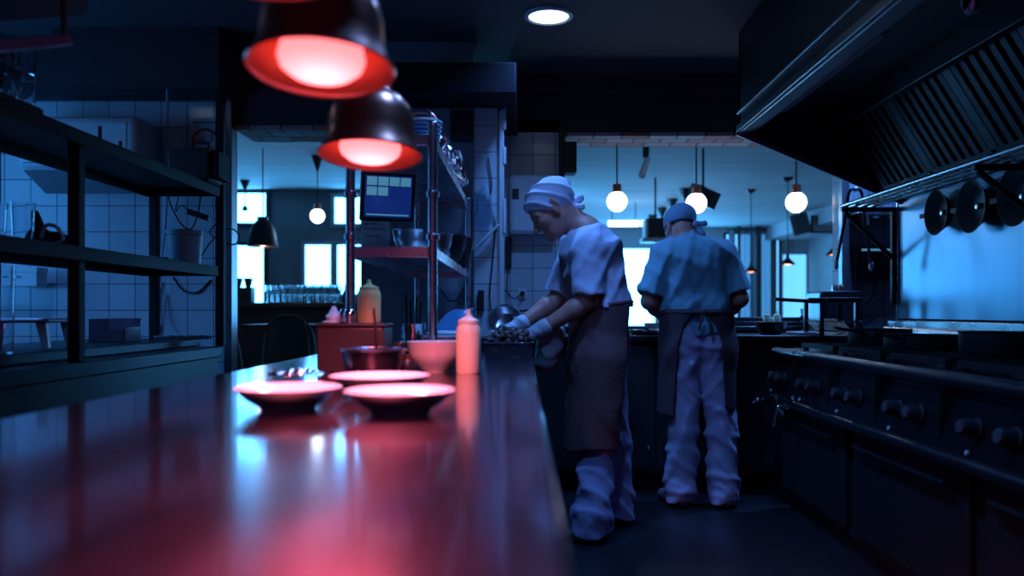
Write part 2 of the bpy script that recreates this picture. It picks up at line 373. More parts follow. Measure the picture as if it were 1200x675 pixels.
# dining room shell
struct('wall_far_left', MB().bb((-6.7, 11.0, 0), (-1.0, 11.15, 2.75)), M['dining_brick'])
struct('wall_far_side', MB().bb((-1.15, 11.15, 0), (-1.0, 16.15, 2.75)), M['dining_wall'])
struct('wall_far', MB().bb((-1.0, 16.0, 0), (6.5, 16.15, 2.75)), M['dining_wall'])
struct('wall_far_right', MB().bb((5.6, 5.65, 0), (5.75, 16.0, 2.75)), M['dining_wall'])
struct('wall_dining_left', MB().bb((-6.7, 5.0, 0), (-6.55, 11.0, 2.75)), M['dining_wall'])
struct('wall_dining_front', MB().bb((-6.55, 4.95, 0), (-3.6, 5.1, 2.75)), M['dining_wall'])
struct('wall_dining_right', MB().bb((2.75, 5.66, 0), (5.6, 5.80, 2.75)), M['dining_wall'])
struct('trim_14', MB().bb((4.75, 5.9, 2.5), (5.6, 16.0, 2.75)), M['dining_wall'])
def window(n, x0, x1, z0, z1, Y, pane, bars=(), fm='dark_wood', fw=0.05):
    f = MB()
    f.bb((x0 - fw, Y - 0.05, z0 - fw), (x0, Y, z1 + fw)); f.bb((x1, Y - 0.05, z0 - fw), (x1 + fw, Y, z1 + fw))
    f.bb((x0, Y - 0.05, z0 - fw), (x1, Y, z0)); f.bb((x0, Y - 0.05, z1), (x1, Y, z1 + fw))
    for b in bars: f.bb((b - 0.045, Y - 0.05, z0), (b + 0.045, Y, z1))
    o = struct('window_%d' % n, f, M[fm])
    MB().bb((x0, Y - 0.012, z0), (x1, Y - 0.002, z1)).obj('pane', M[pane], o)
    return o
window(1, -4.6, -3.49, 2.30, 2.70, 11.0, 'day')
window(2, -4.6, -3.52, 1.22, 1.99, 11.0, 'day')
window(3, -2.56, -2.08, 2.29, 2.64, 11.0, 'day', fm='dining_wall')
window(4, -2.96, -2.08, 1.34, 2.00, 11.0, 'day', bars=(-2.57,), fm='dining_wall')
window(5, 1.45, 3.80, 0.80, 2.33, 16.0, 'day', bars=(2.62,), fm='dining_wall')
window(6, 3.98, 5.02, 0.86, 2.62, 16.0, 'day_soft', bars=(4.10, 4.51, 4.90), fw=0.04)
window(7, 5.10, 5.56, 0.86, 2.22, 16.0, 'day_soft', fm='dining_wall', fw=0.03)  # pale door, its brightness put in as a glowing pane
# the window of the left kitchen wall, beyond the edge of the photo
def side_window(n, X, y0, y1, z0, z1):
    f = MB(); fw = 0.05
    f.bb((X, y0 - fw, z0 - fw), (X + 0.05, y0, z1 + fw)); f.bb((X, y1, z0 - fw), (X + 0.05, y1 + fw, z1 + fw))
    f.bb((X, y0, z0 - fw), (X + 0.05, y1, z0)); f.bb((X, y0, z1), (X + 0.05, y1, z1 + fw))
    o = struct('window_%d' % n, f, M['white_plastic']); MB().bb((X, y0, z0), (X + 0.012, y1, z1)).obj('pane', M['day_side'], o)
side_window(8, -3.6, 3.0, 4.3, 1.15, 2.25)
M_day = M['day_side']; M['day_side'] = M['reflection_fill']; side_window(9, -1.0, 11.25, 12.3, 0.9, 2.2); M['day_side'] = M_day  # added unseen pane whose glow reflects in the splashback

# ------------------------------------------------------------------ recessed downlights of the kitchen ceiling
def downlight(x, y, label, group=None):
    t = thing('recessed_downlight', label, 'ceiling light', (x, y, CEIL), group=group)
    MB().lathe([(0.105, -0.001), (0.132, -0.001), (0.130, -0.012), (0.112, -0.016), (0.105, -0.010), (0.105, -0.001)], 40).obj('rim', M['white_plastic'], t)
    MB().lathe([(0, -0.004), (0.105, -0.004), (0.105, -0.008), (0, -0.008)], 40).obj('lens', M['down_lens'], t)
    light('AREA', 'downlight_beam', t, (0, 0, -0.02), DOWN_POWER, DOWN, 0.2, spread=R(125))
    return t
dl = downlight(2.2, 4.95, 'added unseen lamp behind the hood, brightening the splashback and niche', None)  # added lamp, hidden by the hood, to brighten splashback and niche
[setattr(c.data, 'energy', DOWN_POWER * 2) for c in dl.children if c.type == 'LIGHT']
downlight(0.132, 4.32, 'round white recessed downlight lit in the dark kitchen ceiling above the two cooks')
GD = 'downlights of the kitchen ceiling outside the photo'
for x, y in ((0.17, 3.1), (0.17, 2.1), (-2.5, 3.1)):
    downlight(x, y, 'round recessed downlight in the kitchen ceiling nearer than the photo shows', GD)

# ------------------------------------------------------------------ the long steel pass counter in the foreground
CT = 0.90
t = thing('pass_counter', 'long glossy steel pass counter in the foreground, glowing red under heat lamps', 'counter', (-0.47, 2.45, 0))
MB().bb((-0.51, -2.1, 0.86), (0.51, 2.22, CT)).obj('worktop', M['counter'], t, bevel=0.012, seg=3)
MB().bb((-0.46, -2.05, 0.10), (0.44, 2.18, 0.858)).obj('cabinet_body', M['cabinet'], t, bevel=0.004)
MB().bb((-0.42, -2.0, 0.0), (0.38, 2.14, 0.10)).obj('plinth', M['black'], t)
for k in range(5):
    d = MB().bb((0.44, -2.0 + k * 0.83, 0.14), (0.456, -1.21 + k * 0.83, 0.84)).obj('door', M['cabinet'], t, bevel=0.003)
    MB().tube([(0.456, -1.3 + k * 0.83, 0.66), (0.48, -1.3 + k * 0.83, 0.66), (0.48, -1.3 + k * 0.83, 0.80), (0.456, -1.3 + k * 0.83, 0.80)], 0.006).obj('handle', M['steel'], d)

# ------------------------------------------------------------------ back counter behind the second cook
t = thing('back_counter', 'low grey kitchen counter with cabinet doors under the wide serving opening', 'counter', (1.2, 5.2, 0))
MB().bb((-1.3, -0.32, 0.92), (0.94, 0.295, 0.955)).obj('worktop', M['steel_dark'], t, bevel=0.005)
MB().bb((-1.28, -0.27, 0.12), (0.92, 0.29, 0.918)).obj('cabinet_body', M['cabinet'], t)
MB().bb((-1.26, -0.20, 0.0), (0.90, 0.27, 0.12)).obj('plinth', M['black'], t)
for k in range(5):
    d = MB().bb((-1.26 + k * 0.435, -0.285, 0.15), (-0.84 + k * 0.435, -0.27, 0.89)).obj('door', M['cabinet'], t, bevel=0.003)
    MB().tube([(-0.88 + k * 0.435, -0.285, 0.18), (-0.88 + k * 0.435, -0.305, 0.19), (-0.88 + k * 0.435, -0.305, 0.27), (-0.88 + k * 0.435, -0.285, 0.28)], 0.005).obj('handle', M['steel'], d)

# ------------------------------------------------------------------ left bench with its shelf unit
t = thing('work_bench', 'dark steel work bench along the left under two open shelves', 'bench', (-1.9, 2.4, 0))
MB().bb((-0.42, -2.4, 0.86), (0.30, 1.9, 0.915)).obj('worktop', M['bench'], t, bevel=0.006)
MB().bb((-0.42, -2.4, 0.915), (0.16, 1.97, 0.955)).obj('raised_ledge', M['bench'], t, bevel=0.006)
MB().bb((-0.40, -2.38, 0.08), (0.285, 1.885, 0.86)).obj('front_panel', M['bench'], t, bevel=0.004)
MB().bb((-0.36, -2.3, 0), (0.22, 1.82, 0.08)).obj('plinth', M['black'], t)
t = thing('shelf_unit', 'black two-tier open shelf unit standing on the left work bench', 'shelf', (-1.75, 3.0, 0.915))
def shelf_board(z, x0, x1, y0, y1, nm='shelf'):
    MB().bb((x0, y0, z - 0.006), (x1, y1, z)).bb((x1 - 0.012, y0, z - 0.045), (x1, y1, z + 0.006)).bb((x0, y0, z - 0.045), (x0 + 0.012, y1, z + 0.006)).bb((x0, y1 - 0.012, z - 0.045), (x1, y1, z)).obj(nm, M['shelf_black'], t, bevel=0.002)
shelf_board(0.835, -0.24, 0.15, -1.2, 1.27)
shelf_board(0.415, -0.24, 0.15, -1.2, 1.25)
for x, y, h in ((0.11, -0.03, 0.83), (0.13, 1.33, 1.38), (-0.2, 1.28, 0.83), (-0.2, -0.03, 0.83), (0.11, -1.1, 0.83), (-0.2, -1.1, 0.83)):
    MB().bb((x - 0.022, y - 0.022, 0.04 if x < 0 else 0), (x + 0.022, y + 0.022, h)).obj('post', M['shelf_black'], t, bevel=0.004)

# ------------------------------------------------------------------ overhead steel rack on the pass counter
t = thing('gantry_rack', 'tall steel pipe rack with two shelves standing on the far end of the pass counter', 'rack', (-0.465, 3.7, CT))
XL, XR, YF, YB = -0.145, 0.144, -0.85, 0.92
for x in (XL, XR):
    for y in (YF, YB):
        p = MB().cyl((x, y, 0.0), (x, y, 0.86 if y == YF else 0.84), 0.017, n=20).obj('post', M['steel'], t)
        c = MB()
        for z in (0.45, 0.60): c.lathe([(0.017, z), (0.023, z + .002), (0.024, z + 0.02), (0.017, z + 0.024)], 16, Matrix.Translation((x, y, 0)))
        c.ell((x, y, 0.86 if y == YF else 0.84), (0.02, 0.02, 0.012)); c.obj('collar', M['steel'], p)
        MB().lathe([(0, 0), (0.04, 0), (0.04, 0.006), (0.018, 0.02), (0, 0.02)], 20, Matrix.Translation((x, y, 0))).obj('foot', M['steel'], p)
def tray(z, nm):
    b = MB().bb((XL, YF, z - 0.004), (XR, YB, z))
    for x in (XL, XR): b.bb((x - 0.006, YF, z - 0.036), (x + 0.006, YB, z + 0.004))
    for y in (YF, YB): b.bb((XL, y - 0.006, z - 0.036), (XR, y + 0.006, z + 0.004))
    b.obj(nm, M['steel'], t, bevel=0.002)
tray(0.425, 'lower_shelf'); tray(0.82, 'upper_shelf')

# ------------------------------------------------------------------ extractor hood over the range
t = thing('extractor_hood', 'large dark steel extractor hood hanging over the range at the upper right', 'hood', (1.7, 2.0, 2.12))
Y0, Y1 = -2.4, 2.6
MB().bb((-0.48, Y0, 0.0), (-0.455, Y1, 0.56)).obj('front_panel', M['hood'], t)
MB().prism([(-0.48, 0.56), (-0.48, 0.0), (0.45, -0.39), (0.45, 0.56)], 'y', Y1 - 0.03, Y1).obj('end_panel', M['hood'], t)
lip = MB().bb((-0.492, Y0, 0.0), (-0.48, Y1 + 0.012, 0.035)).bb((-0.492, Y0, 0.10), (-0.48, Y1 + 0.012, 0.115))
lip.bb((-0.48, Y0, -0.012), (-0.40, Y1, 0.0)).bb((-0.41, Y0, -0.012), (-0.40, Y1, 0.05))
lip.obj('lip', M['steel_shelf'], t, bevel=0.003)
MB().bar((-0.49, Y1 + 0.004, -0.004), (0.45, Y1 + 0.004, -0.398), 0.014, 0.03).obj('end_lip', M['steel_shelf'], t)
MB().bb((-0.455, Y0, 0.10), (0.10, Y1 - 0.03, 0.12)).obj('canopy_panel', M['hood'], t)
MB().bb((-0.36, 1.2, 0.07), (-0.26, 2.45, 0.10)).obj('canopy_light', M['white_plastic'], t, bevel=0.008)
MB().bb((0.02, Y0, -0.01), (0.06, Y1 - 0.03, 0.10)).obj('filter_rail', M['hood'], t, bevel=0.003)
A, B = Vector((0.06, 0, 0.07)), Vector((0.31, 0, -0.33)); d = (B - A).normalized(); nrm = Vector((-d.z, 0, d.x)) * -1
for k in range(7):
    yc = Y1 - 0.36 - k * 0.53
    f = MB()
    for s in (-0.25, 0.25): f.bar(A + Vector((0, yc + s, 0)), B + Vector((0, yc + s, 0)), 0.02, 0.03, (0, 1, 0))
    for e in (A, B): f.bar(e + Vector((0, yc - 0.25, 0)), e + Vector((0, yc + 0.25, 0)), 0.03, 0.02, d)
    fo = f.obj('filter', M['hood'], t)
    s_ = MB()
    for j in range(7):
        yy = yc - 0.21 + j * 0.07
        s_.bar(A + Vector((0, yy, 0)), B + Vector((0, yy, 0)), 0.018, 0.036, (0, 1, 0))
        s_.bar(A + Vector((0.03, yy + 0.035, 0.019)), B + Vector((0.03, yy + 0.035, 0.019)), 0.006, 0.04, (0, 1, 0))
    s_.obj('baffle_slats', M['filter'], fo)
MB().bb((0.31, Y0, -0.385), (0.45, Y1 - 0.03, -0.345)).obj('grease_gutter', M['hood'], t, bevel=0.004)
MB().bb((0.31, Y0, -0.345), (0.32, Y1 - 0.03, 0.12)).obj('filter_backing', M['hood'], t)
MB().lathe([(0, 0), (0.035, 0), (0.03, -0.03), (0.022, -0.05), (0, -0.055)], 20, Matrix.Translation((-0.1, 0.9, 0.10))).obj('spotlight', M['chrome'], t)

# ------------------------------------------------------------------ tube shelf on the right wall
t = thing('tube_shelf', 'wall shelf of parallel steel tubes under the hood on a triangular bracket', 'shelf', (2.0, 3.0, 1.70))
for x in (-0.15, -0.095, -0.04, 0.015):
    MB().cyl((x, -2.5, 0.012), (x, 1.72, 0.012), 0.0125, n=14).obj('tube', M['steel'], t)
for y in (1.67, 0.3, -1.2):
    b = MB().bb((-0.17, y - 0.012, -0.025), (0.145, y + 0.012, 0.0)).bb((0.115, y - 0.014, -0.56 if y > 1 else -0.3), (0.145, y + 0.014, -0.025))
    b.bar((-0.15, y, -0.03), (0.13, y, -0.30 if y > 1 else -0.25), 0.022, 0.022, (0, 1, 0))
    b.obj('bracket', M['black_iron'], t, bevel=0.002)

# ------------------------------------------------------------------ the range
t = thing('cooking_range', 'long black cooking range with rows of round knobs along the right side', 'range', (1.75, 2.6, 0))
YA, YZ = -3.0, 1.96
MB().prism([(-0.30, 0.66), (-0.37, 0.60), (-0.37, 0.645), (-0.33, 0.82), (-0.34, 0.85), (-0.30, 0.87), (0.385, 0.87), (0.385, 0.66)], 'y', YA, YZ).obj('control_panel', M['steel_dark'], t, bevel=0.004)
MB().tube([(-0.335, YA, 0.872), (-0.335, YZ, 0.872)], 0.028, 16).bb((-0.33, YA, 0.86), (0.385, YZ, 0.894)).obj('cooktop', M['steel_dark'], t, bevel=0.003)
MB().tube([(-0.375, YA, 0.622), (-0.375, YZ + 0.02, 0.622)], 0.024, 14).obj('towel_rail', M['steel_dark'], t)
MB().bb((-0.30, YA, 0.10), (0.385, YZ, 0.66)).obj('oven_body', M['black'], t, bevel=0.004)
MB().bb((-0.26, YA + 0.03, 0.0), (0.34, YZ - 0.03, 0.10)).obj('plinth', M['black'], t)
for k in range(4):
    y1 = YZ - 0.06 - k * 1.0
    d = MB().bb((-0.325, y1 - 0.90, 0.14), (-0.30, y1, 0.585)).obj('oven_door', M['black_iron'], t, bevel=0.006)
    MB().tube([(-0.325, y1 - 0.82, 0.53), (-0.36, y1 - 0.82, 0.53), (-0.36, y1 - 0.08, 0.53), (-0.325, y1 - 0.08, 0.53)], 0.010).obj('handle', M['steel_dark'], d)
n_ = Vector((-0.175, 0, -0.04)).normalized()
def knob(y, z=0.735):
    p = Vector((-0.352 + (0.735 - z) * -0.22, y, z)); q = Vector((0, 0, 1)).rotation_difference(Vector((-0.975, 0, 0.22)))
    Mx = Matrix.Translation(p) @ q.to_matrix().to_4x4()
    k = MB().lathe([(0, 0.0), (0.036, 0.0), (0.036, 0.008), (0.030, 0.012), (0.027, 0.05), (0.023, 0.056), (0, 0.056)], 24, Mx).obj('knob', M['rubber'], t)
    MB().lathe([(0, 0.056), (0.021, 0.056), (0.020, 0.059), (0, 0.059)], 24, Mx).obj('cap', M['steel'], k)
for y in (1.86, 1.74, 1.40, 1.26, 0.93, 0.78, 0.42, 0.26, -0.10, -0.30, -0.7, -0.85): knob(y)
for y in (1.80, 1.33, 0.85, 0.34, -0.2):
    MB().lathe([(0, 0), (0.010, 0), (0.008, 0.006), (0, 0.007)], 14, Matrix.Translation((-0.371, y + 0.12, 0.66)) @ Matrix.Rotation(R(-78), 4, 'Y')).obj('indicator', M['white_plastic'], t)
for y in (1.58, 1.09, 0.6, 0.1, -0.5): MB().bb((-0.366, y - 0.002, 0.645), (-0.330, y + 0.002, 0.84)).obj('panel_seam', M['black'], t)
for y, a in ((2.0, 0.03), (1.62, -0.05)):
    MB().tube(bez([(-0.36, y, 0.60), (-0.40, y, 0.60), (-0.43, y + 0.01, 0.585 + a / 3), (-0.44, y + 0.02, 0.55 + a)]), 0.011, 10).ell((-0.42, y, 0.60), (0.02, 0.018, 0.018)).bar((-0.42, y - 0.05, 0.615 + a), (-0.42, y + 0.05, 0.605 - a), 0.012, 0.01).obj('gas_tap', M['chrome'], t)
MB().tube([(0.33, YA, 0.985), (0.33, YZ + 0.09, 0.985)], 0.032, 16).bb((0.25, YA, 0.90), (0.385, YZ + 0.08, 0.955)).bb((0.33, YA, 0.95), (0.385, YZ + 0.08, 1.05)).obj('rear_upstand', M['steel'], t, bevel=0.006)
for k in range(6):
    yc = YZ - 0.45 - k * 0.52
    g = MB()
    for a in range(5): g.bb((-0.26, yc - 0.2 + a * 0.1 - 0.008, 0.915), (0.20, yc - 0.2 + a * 0.1 + 0.008, 0.935))
    for x in (-0.26, -0.03, 0.20): g.bb((x - 0.009, yc - 0.22, 0.910), (x + 0.009, yc + 0.22, 0.932))
    for x in (-0.25, 0.19):
        for s in (-0.2, 0.2): g.bb((x - 0.01, yc + s - 0.01, 0.892), (x + 0.01, yc + s + 0.01, 0.915))
    g.obj('grate', M['black_iron'], t)
    for x in (-0.15, 0.09): MB().lathe([(0, 0.893), (0.055, 0.893), (0.05, 0.906), (0.03, 0.912), (0, 0.912)], 20, Matrix.Translation((x, yc, 0))).obj('burner', M['black_iron'], t)

# ------------------------------------------------------------------ the two cooks: bodies and clothes as smooth blended volumes
class Vol:
    def __init__(s, lo, hi, vox):
        s.lo = np.array(lo, float); s.v = vox; n = np.ceil((np.array(hi) - s.lo) / vox).astype(int) + 1
        s.ax = [(s.lo[i] + vox * np.arange(n[i])).astype(np.float32) for i in range(3)]
        s.D = np.full(n, 1.0, np.float32)
    def _sub(s, lo, hi):
        I = []
        for i in range(3):
            a = max(0, int((lo[i] - s.lo[i]) / s.v)); b = min(len(s.ax[i]), int((hi[i] - s.lo[i]) / s.v) + 2)
            if b <= a: return None
            I.append(slice(a, b))
        return tuple(I)
    def _g(s, I): return s.ax[0][I[0]][:, None, None], s.ax[1][I[1]][None, :, None], s.ax[2][I[2]][None, None, :]
    def put(s, fn, lo, hi, k, mode='add'):
        I = s._sub(np.array(lo) - 0.05 - k, np.array(hi) + 0.05 + k)
        if I is None: return s
        d = fn(*s._g(I)); a = s.D[I]
        if mode == 'add':
            if k > 0:
                h = np.clip(0.5 + 0.5 * (a - d) / k, 0, 1); s.D[I] = a * (1 - h) + d * h - k * h * (1 - h)
            else: s.D[I] = np.minimum(a, d)
        else:                                   # carve
            d = -d
            if k > 0:
                h = np.clip(0.5 - 0.5 * (a - d) / k, 0, 1); s.D[I] = a * (1 - h) + d * h + k * h * (1 - h)
            else: s.D[I] = np.maximum(a, d)
        return s
    def cap(s, a, b, ra, rb=None, k=0.02, fy=1.0, mode='add', hollow=None, cuts=()):
        # tapered capsule; fy > 1 widens it sideways (along y); hollow = wall thickness; cuts = planes (point, normal) kept on the negative side
        a = np.array(a, float); b = np.array(b, float); rb = ra if rb is None else rb
        r = max(ra, rb) * max(1, fy)
        def fn(X, Y, Z):
            ba = b - a; ba2 = ba.copy(); ba2[1] /= fy; L2 = max(1e-9, (ba2 ** 2).sum())
            px, py, pz = X - a[0], (Y - a[1]) / fy, Z - a[2]
            h = np.clip((px * ba2[0] + py * ba2[1] + pz * ba2[2]) / L2, 0, 1)
            d = np.sqrt((px - h * ba2[0]) ** 2 + (py - h * ba2[1]) ** 2 + (pz - h * ba2[2]) ** 2) - (ra + (rb - ra) * h)
            if hollow: d = np.maximum(d, -(d + hollow))
            for p, n in cuts:
                n = np.array(n, float); n /= np.linalg.norm(n)
                d = np.maximum(d, (X - p[0]) * n[0] + (Y - p[1]) * n[1] + (Z - p[2]) * n[2])
            return d
        return s.put(fn, np.minimum(a, b) - r, np.maximum(a, b) + r, k, mode)
    def ell(s, c, r, axes=None, k=0.02, mode='add'):
        c = np.array(c, float); r = np.array(r, float); A = np.eye(3) if axes is None else np.array(axes, float)
        def fn(X, Y, Z):
            p = [(X - c[0]) * A[i][0] + (Y - c[1]) * A[i][1] + (Z - c[2]) * A[i][2] for i in range(3)]
            k0 = np.sqrt(sum((p[i] / r[i]) ** 2 for i in range(3))); k1 = np.sqrt(sum((p[i] / r[i] ** 2) ** 2 for i in range(3))) + 1e-6
            return k0 * (k0 - 1) / k1
        m = r.max(); return s.put(fn, c - m, c + m, k, mode)
    def cut(s, fn):                             # keep fn < 0
        X, Y, Z = s.ax[0][:, None, None], s.ax[1][None, :, None], s.ax[2][None, None, :]
        s.D = np.maximum(s.D, np.broadcast_to(fn(X, Y, Z), s.D.shape).astype(np.float32)); return s
    def shell(s, t): s.D = np.maximum(s.D, -(s.D + t)); return s
    def ripple(s, fn):
        i = np.nonzero(np.abs(s.D) < 0.06); s.D[i] += fn(s.ax[0][i[0]], s.ax[1][i[1]], s.ax[2][i[2]]).astype(np.float32); return s
    def mesh(s, name, loc=(0, 0, 0), smooth_it=2):
        D = s.D; D = np.pad(D, 1, constant_values=1.0); org = s.lo - s.v
        inside = D < 0; nx, ny, nz = D.shape
        cnt = np.zeros((nx - 1, ny - 1, nz - 1), np.int8)
        for i in (0, 1):
            for j in (0, 1):
                for k in (0, 1): cnt += inside[i:nx - 1 + i, j:ny - 1 + j, k:nz - 1 + k]
        C = np.argwhere((cnt > 0) & (cnt < 8)); idx = np.full(cnt.shape, -1, np.int64); idx[C[:, 0], C[:, 1], C[:, 2]] = np.arange(len(C))
        acc = np.zeros((len(C), 3)); num = np.zeros(len(C))
        for ax in range(3):
            o1, o2 = [a for a in range(3) if a != ax]
            for u in (0, 1):
                for v in (0, 1):
                    p = C.copy(); p[:, o1] += u; p[:, o2] += v; q = p.copy(); q[:, ax] += 1
                    da = D[p[:, 0], p[:, 1], p[:, 2]]; db = D[q[:, 0], q[:, 1], q[:, 2]]
                    m = (da < 0) != (db < 0); t = np.where(m, da / np.where(m, da - db, 1), 0)
                    pos = p.astype(float); pos[:, ax] += t; acc[m] += pos[m]; num[m] += 1
        V = acc / num[:, None]
        F = []
        for ax in range(3):
            o1, o2 = [(1, 2), (2, 0), (0, 1)][ax]
            sl = [slice(None)] * 3; sl2 = [slice(None)] * 3; sl[ax] = slice(0, -1); sl2[ax] = slice(1, None)
            a, b = inside[tuple(sl)], inside[tuple(sl2)]
            E = np.argwhere(a != b); E = E[(E[:, o1] > 0) & (E[:, o2] > 0)]
            def cell(d1, d2):
                c = E.copy(); c[:, o1] -= d1; c[:, o2] -= d2; return idx[c[:, 0], c[:, 1], c[:, 2]]
            Q = np.stack([cell(1, 1), cell(0, 1), cell(0, 0), cell(1, 0)], 1)
            fl = ~a[E[:, 0], E[:, 1], E[:, 2]]; Q[fl] = Q[fl][:, ::-1]; F.append(Q)
        F = np.concatenate(F); F = F[(F >= 0).all(1)]
        V = org + V * s.v
        for _ in range(smooth_it):               # gentle relaxation
            S = np.zeros_like(V); n = np.zeros(len(V))
            for i in range(4):
                np.add.at(S, F[:, i], V[F[:, (i + 1) % 4]] + V[F[:, i - 1]]); np.add.at(n, F[:, i], 2)
            V = 0.45 * V + 0.55 * S / np.maximum(n, 1)[:, None]
        V -= np.array(loc)
        me = bpy.data.meshes.new(name); me.vertices.add(len(V)); me.vertices.foreach_set('co', V.ravel())
        me.loops.add(F.size); me.loops.foreach_set('vertex_index', F.ravel().astype(np.int32))
        me.polygons.add(len(F)); me.polygons.foreach_set('loop_start', np.arange(0, F.size, 4, dtype=np.int32))
        me.update(calc_edges=True); me.validate(); return me
    def obj(s, name, m, parent, loc, smooth_it=2): return link_mesh(name, s.mesh(name, loc, smooth_it), m, parent, smooth=180)

def folds(A, dirs, seed=0):                      # cloth creases: warped ridges along given directions
    r = np.random.default_rng(seed)
    P = [(np.array(d, float), r.uniform(0, 6.28), r.normal(0, 9, 3), r.uniform(0, 6.28)) for d in dirs]
    def fn(X, Y, Z):
        out = 0
        for d, ph, wv, p2 in P:
            warp = 1.4 * np.sin(wv[0] * X + wv[1] * Y + wv[2] * Z + p2)
            s = np.sin(0.8 * (d[0] * X + d[1] * Y + d[2] * Z) + ph + warp)
            env = 0.5 + 0.5 * np.sin(wv[1] * X * 0.8 + wv[2] * Y * 0.8 + wv[0] * Z * 0.8 + ph)
            out = out + (0.5 + 0.5 * s) ** 3 * env ** 2
        return -A * (out - 0.3)
    return fn

def head(v, C, f, u, S, k=0.012, mouth=0.0):     # skull, face and ears, in a head frame: f forward, u up
    f = np.array(f, float); f /= np.linalg.norm(f); u = np.array(u, float); u -= f * u.dot(f); u /= np.linalg.norm(u); r = np.cross(f, u)
    C = np.array(C, float)
    def W(a, b, c): return C + S * (a * f + b * r + c * u)
    ax = (f, r, u)
    E = lambda c, q, kk=k, mode='add': v.ell(W(*c), np.array(q) * S, ax, kk * S, mode)
    K = lambda a, b, ra, rb=None, kk=k, mode='add': v.cap(W(*a), W(*b), ra * S, (ra if rb is None else rb) * S, kk * S, mode=mode)
    E((-0.012, 0, 0.027), (0.098, 0.076, 0.078)); E((0.030, 0, -0.030), (0.060, 0.060, 0.085), 0.02)
    E((0.042, 0, -0.082), (0.044, 0.045, 0.030), 0.02); E((0.076, 0, -0.103), (0.019, 0.024, 0.017), 0.02)
    for s in (-1, 1):
        K((0.0, s * 0.050, -0.058), (0.055, s * 0.030, -0.092), 0.018, 0.015, 0.02)
        E((0.062, s * 0.043, -0.028), (0.022, 0.020, 0.018), 0.02)
        K((0.082, s * 0.012, 0.010), (0.068, s * 0.050, 0.007), 0.0115, 0.009, 0.012)
        E((0.092, s * 0.031, -0.011), (0.018, 0.017, 0.011), 0.010, 'cut')
        E((0.071, s * 0.031, -0.012), (0.014, 0.015, 0.012), 0.003)
        K((0.081, s * 0.020, -0.008), (0.079, s * 0.043, -0.009), 0.0045, 0.004, 0.003)
        E((0.098, s * 0.011, -0.043), (0.011, 0.009, 0.008), 0.006)
        E((-0.006, s * 0.079, -0.012), (0.020, 0.010, 0.033), 0.006); E((-0.002, s * 0.088, -0.008), (0.010, 0.006, 0.020), 0.006, 'cut')
        K((-0.012, s * 0.083, 0.016), (-0.020, s * 0.085, -0.015), 0.006, 0.006, 0.004); E((0.0, s * 0.078, -0.042), (0.009, 0.007, 0.009), 0.006)
    K((0.083, 0, -0.002), (0.110, 0, -0.036), 0.009, 0.011, 0.010); E((0.110, 0, -0.038), (0.013, 0.013, 0.011), 0.006)
    K((0.090, -0.016, -0.070), (0.090, 0.016, -0.070), 0.007, None, 0.006); K((0.087, -0.014, -0.083), (0.087, 0.014, -0.083), 0.0085, None, 0.006)
    K((0.099, -0.018, -0.0765), (0.099, 0.018, -0.0765), 0.003, None, 0.004, 'cut')
    return W, ax

def hand(v, Wp, d, n, th, S=1.0, grow=0.0, curl=(20, 55, 75), splay=0.12):
    # palm, four bent fingers and a thumb; d = pointing direction, n = palm side, th = thumb side
    Wp = np.array(Wp, float); d = np.array(d, float); d /= np.linalg.norm(d); n = np.array(n, float); n -= d * n.dot(d); n /= np.linalg.norm(n)
    s = np.cross(d, n); s *= np.sign(s.dot(np.array(th, float))) or 1
    g = grow; L = [0.070, 0.078, 0.072, 0.056]; off = [0.030, 0.010, -0.010, -0.029]
    v.cap(Wp - d * 0.02, Wp + d * 0.03 * S, 0.026 * S + g, 0.026 * S + g, 0.01)
    for i in range(4):
        kn = Wp + S * (d * (0.088 - 0.006 * abs(i - 1)) + s * off[i])
        v.cap(Wp + S * (d * 0.015 + s * off[i] * 0.55), kn, 0.0135 * S + g, 0.0115 * S + g, 0.008)
        p = kn; dd = d + s * splay * (1.5 - i) / 1.5; dd /= np.linalg.norm(dd)
        for q, frac in enumerate((0.45, 0.30, 0.25)):
            a = R(curl[q]); e = p + S * L[i] * frac * (dd * math.cos(a) + n * math.sin(a))
            v.cap(p, e, (0.0098 - 0.0009 * q) * S + g, (0.0092 - 0.0009 * q) * S + g, 0.002); p = e
    a = Wp + S * (d * 0.022 + s * 0.022 + n * 0.006); b = a + S * (d * 0.030 + s * 0.026 + n * 0.014); c = b + S * (d * 0.030 + s * 0.006 + n * 0.012); e = c + S * (d * 0.024 - s * 0.004 + n * 0.008)
    v.cap(a, b, 0.0145 * S + g, 0.0115 * S + g, 0.008); v.cap(b, c, 0.0110 * S + g, 0.0102 * S + g, 0.003); v.cap(c, e, 0.0102 * S + g, 0.0085 * S + g, 0.003)

def shoe(v, heel, toe, S=1.0):
    h, t = np.array(heel, float), np.array(toe, float); m = h + (t - h) * 0.45
    v.cap(h + (0, 0, 0.040 * S), m + (0, 0, 0.042 * S), 0.040 * S, 0.042 * S, 0.02); v.cap(m + (0, 0, 0.038 * S), t + (0, 0, 0.030 * S), 0.044 * S, 0.032 * S, 0.02)
    v.cap(h + (0, 0, 0.05 * S), h + (0, 0, 0.10 * S), 0.042 * S, 0.045 * S, 0.02)
    v.cut(lambda X, Y, Z: 0.002 - Z + 0 * X + 0 * Y)

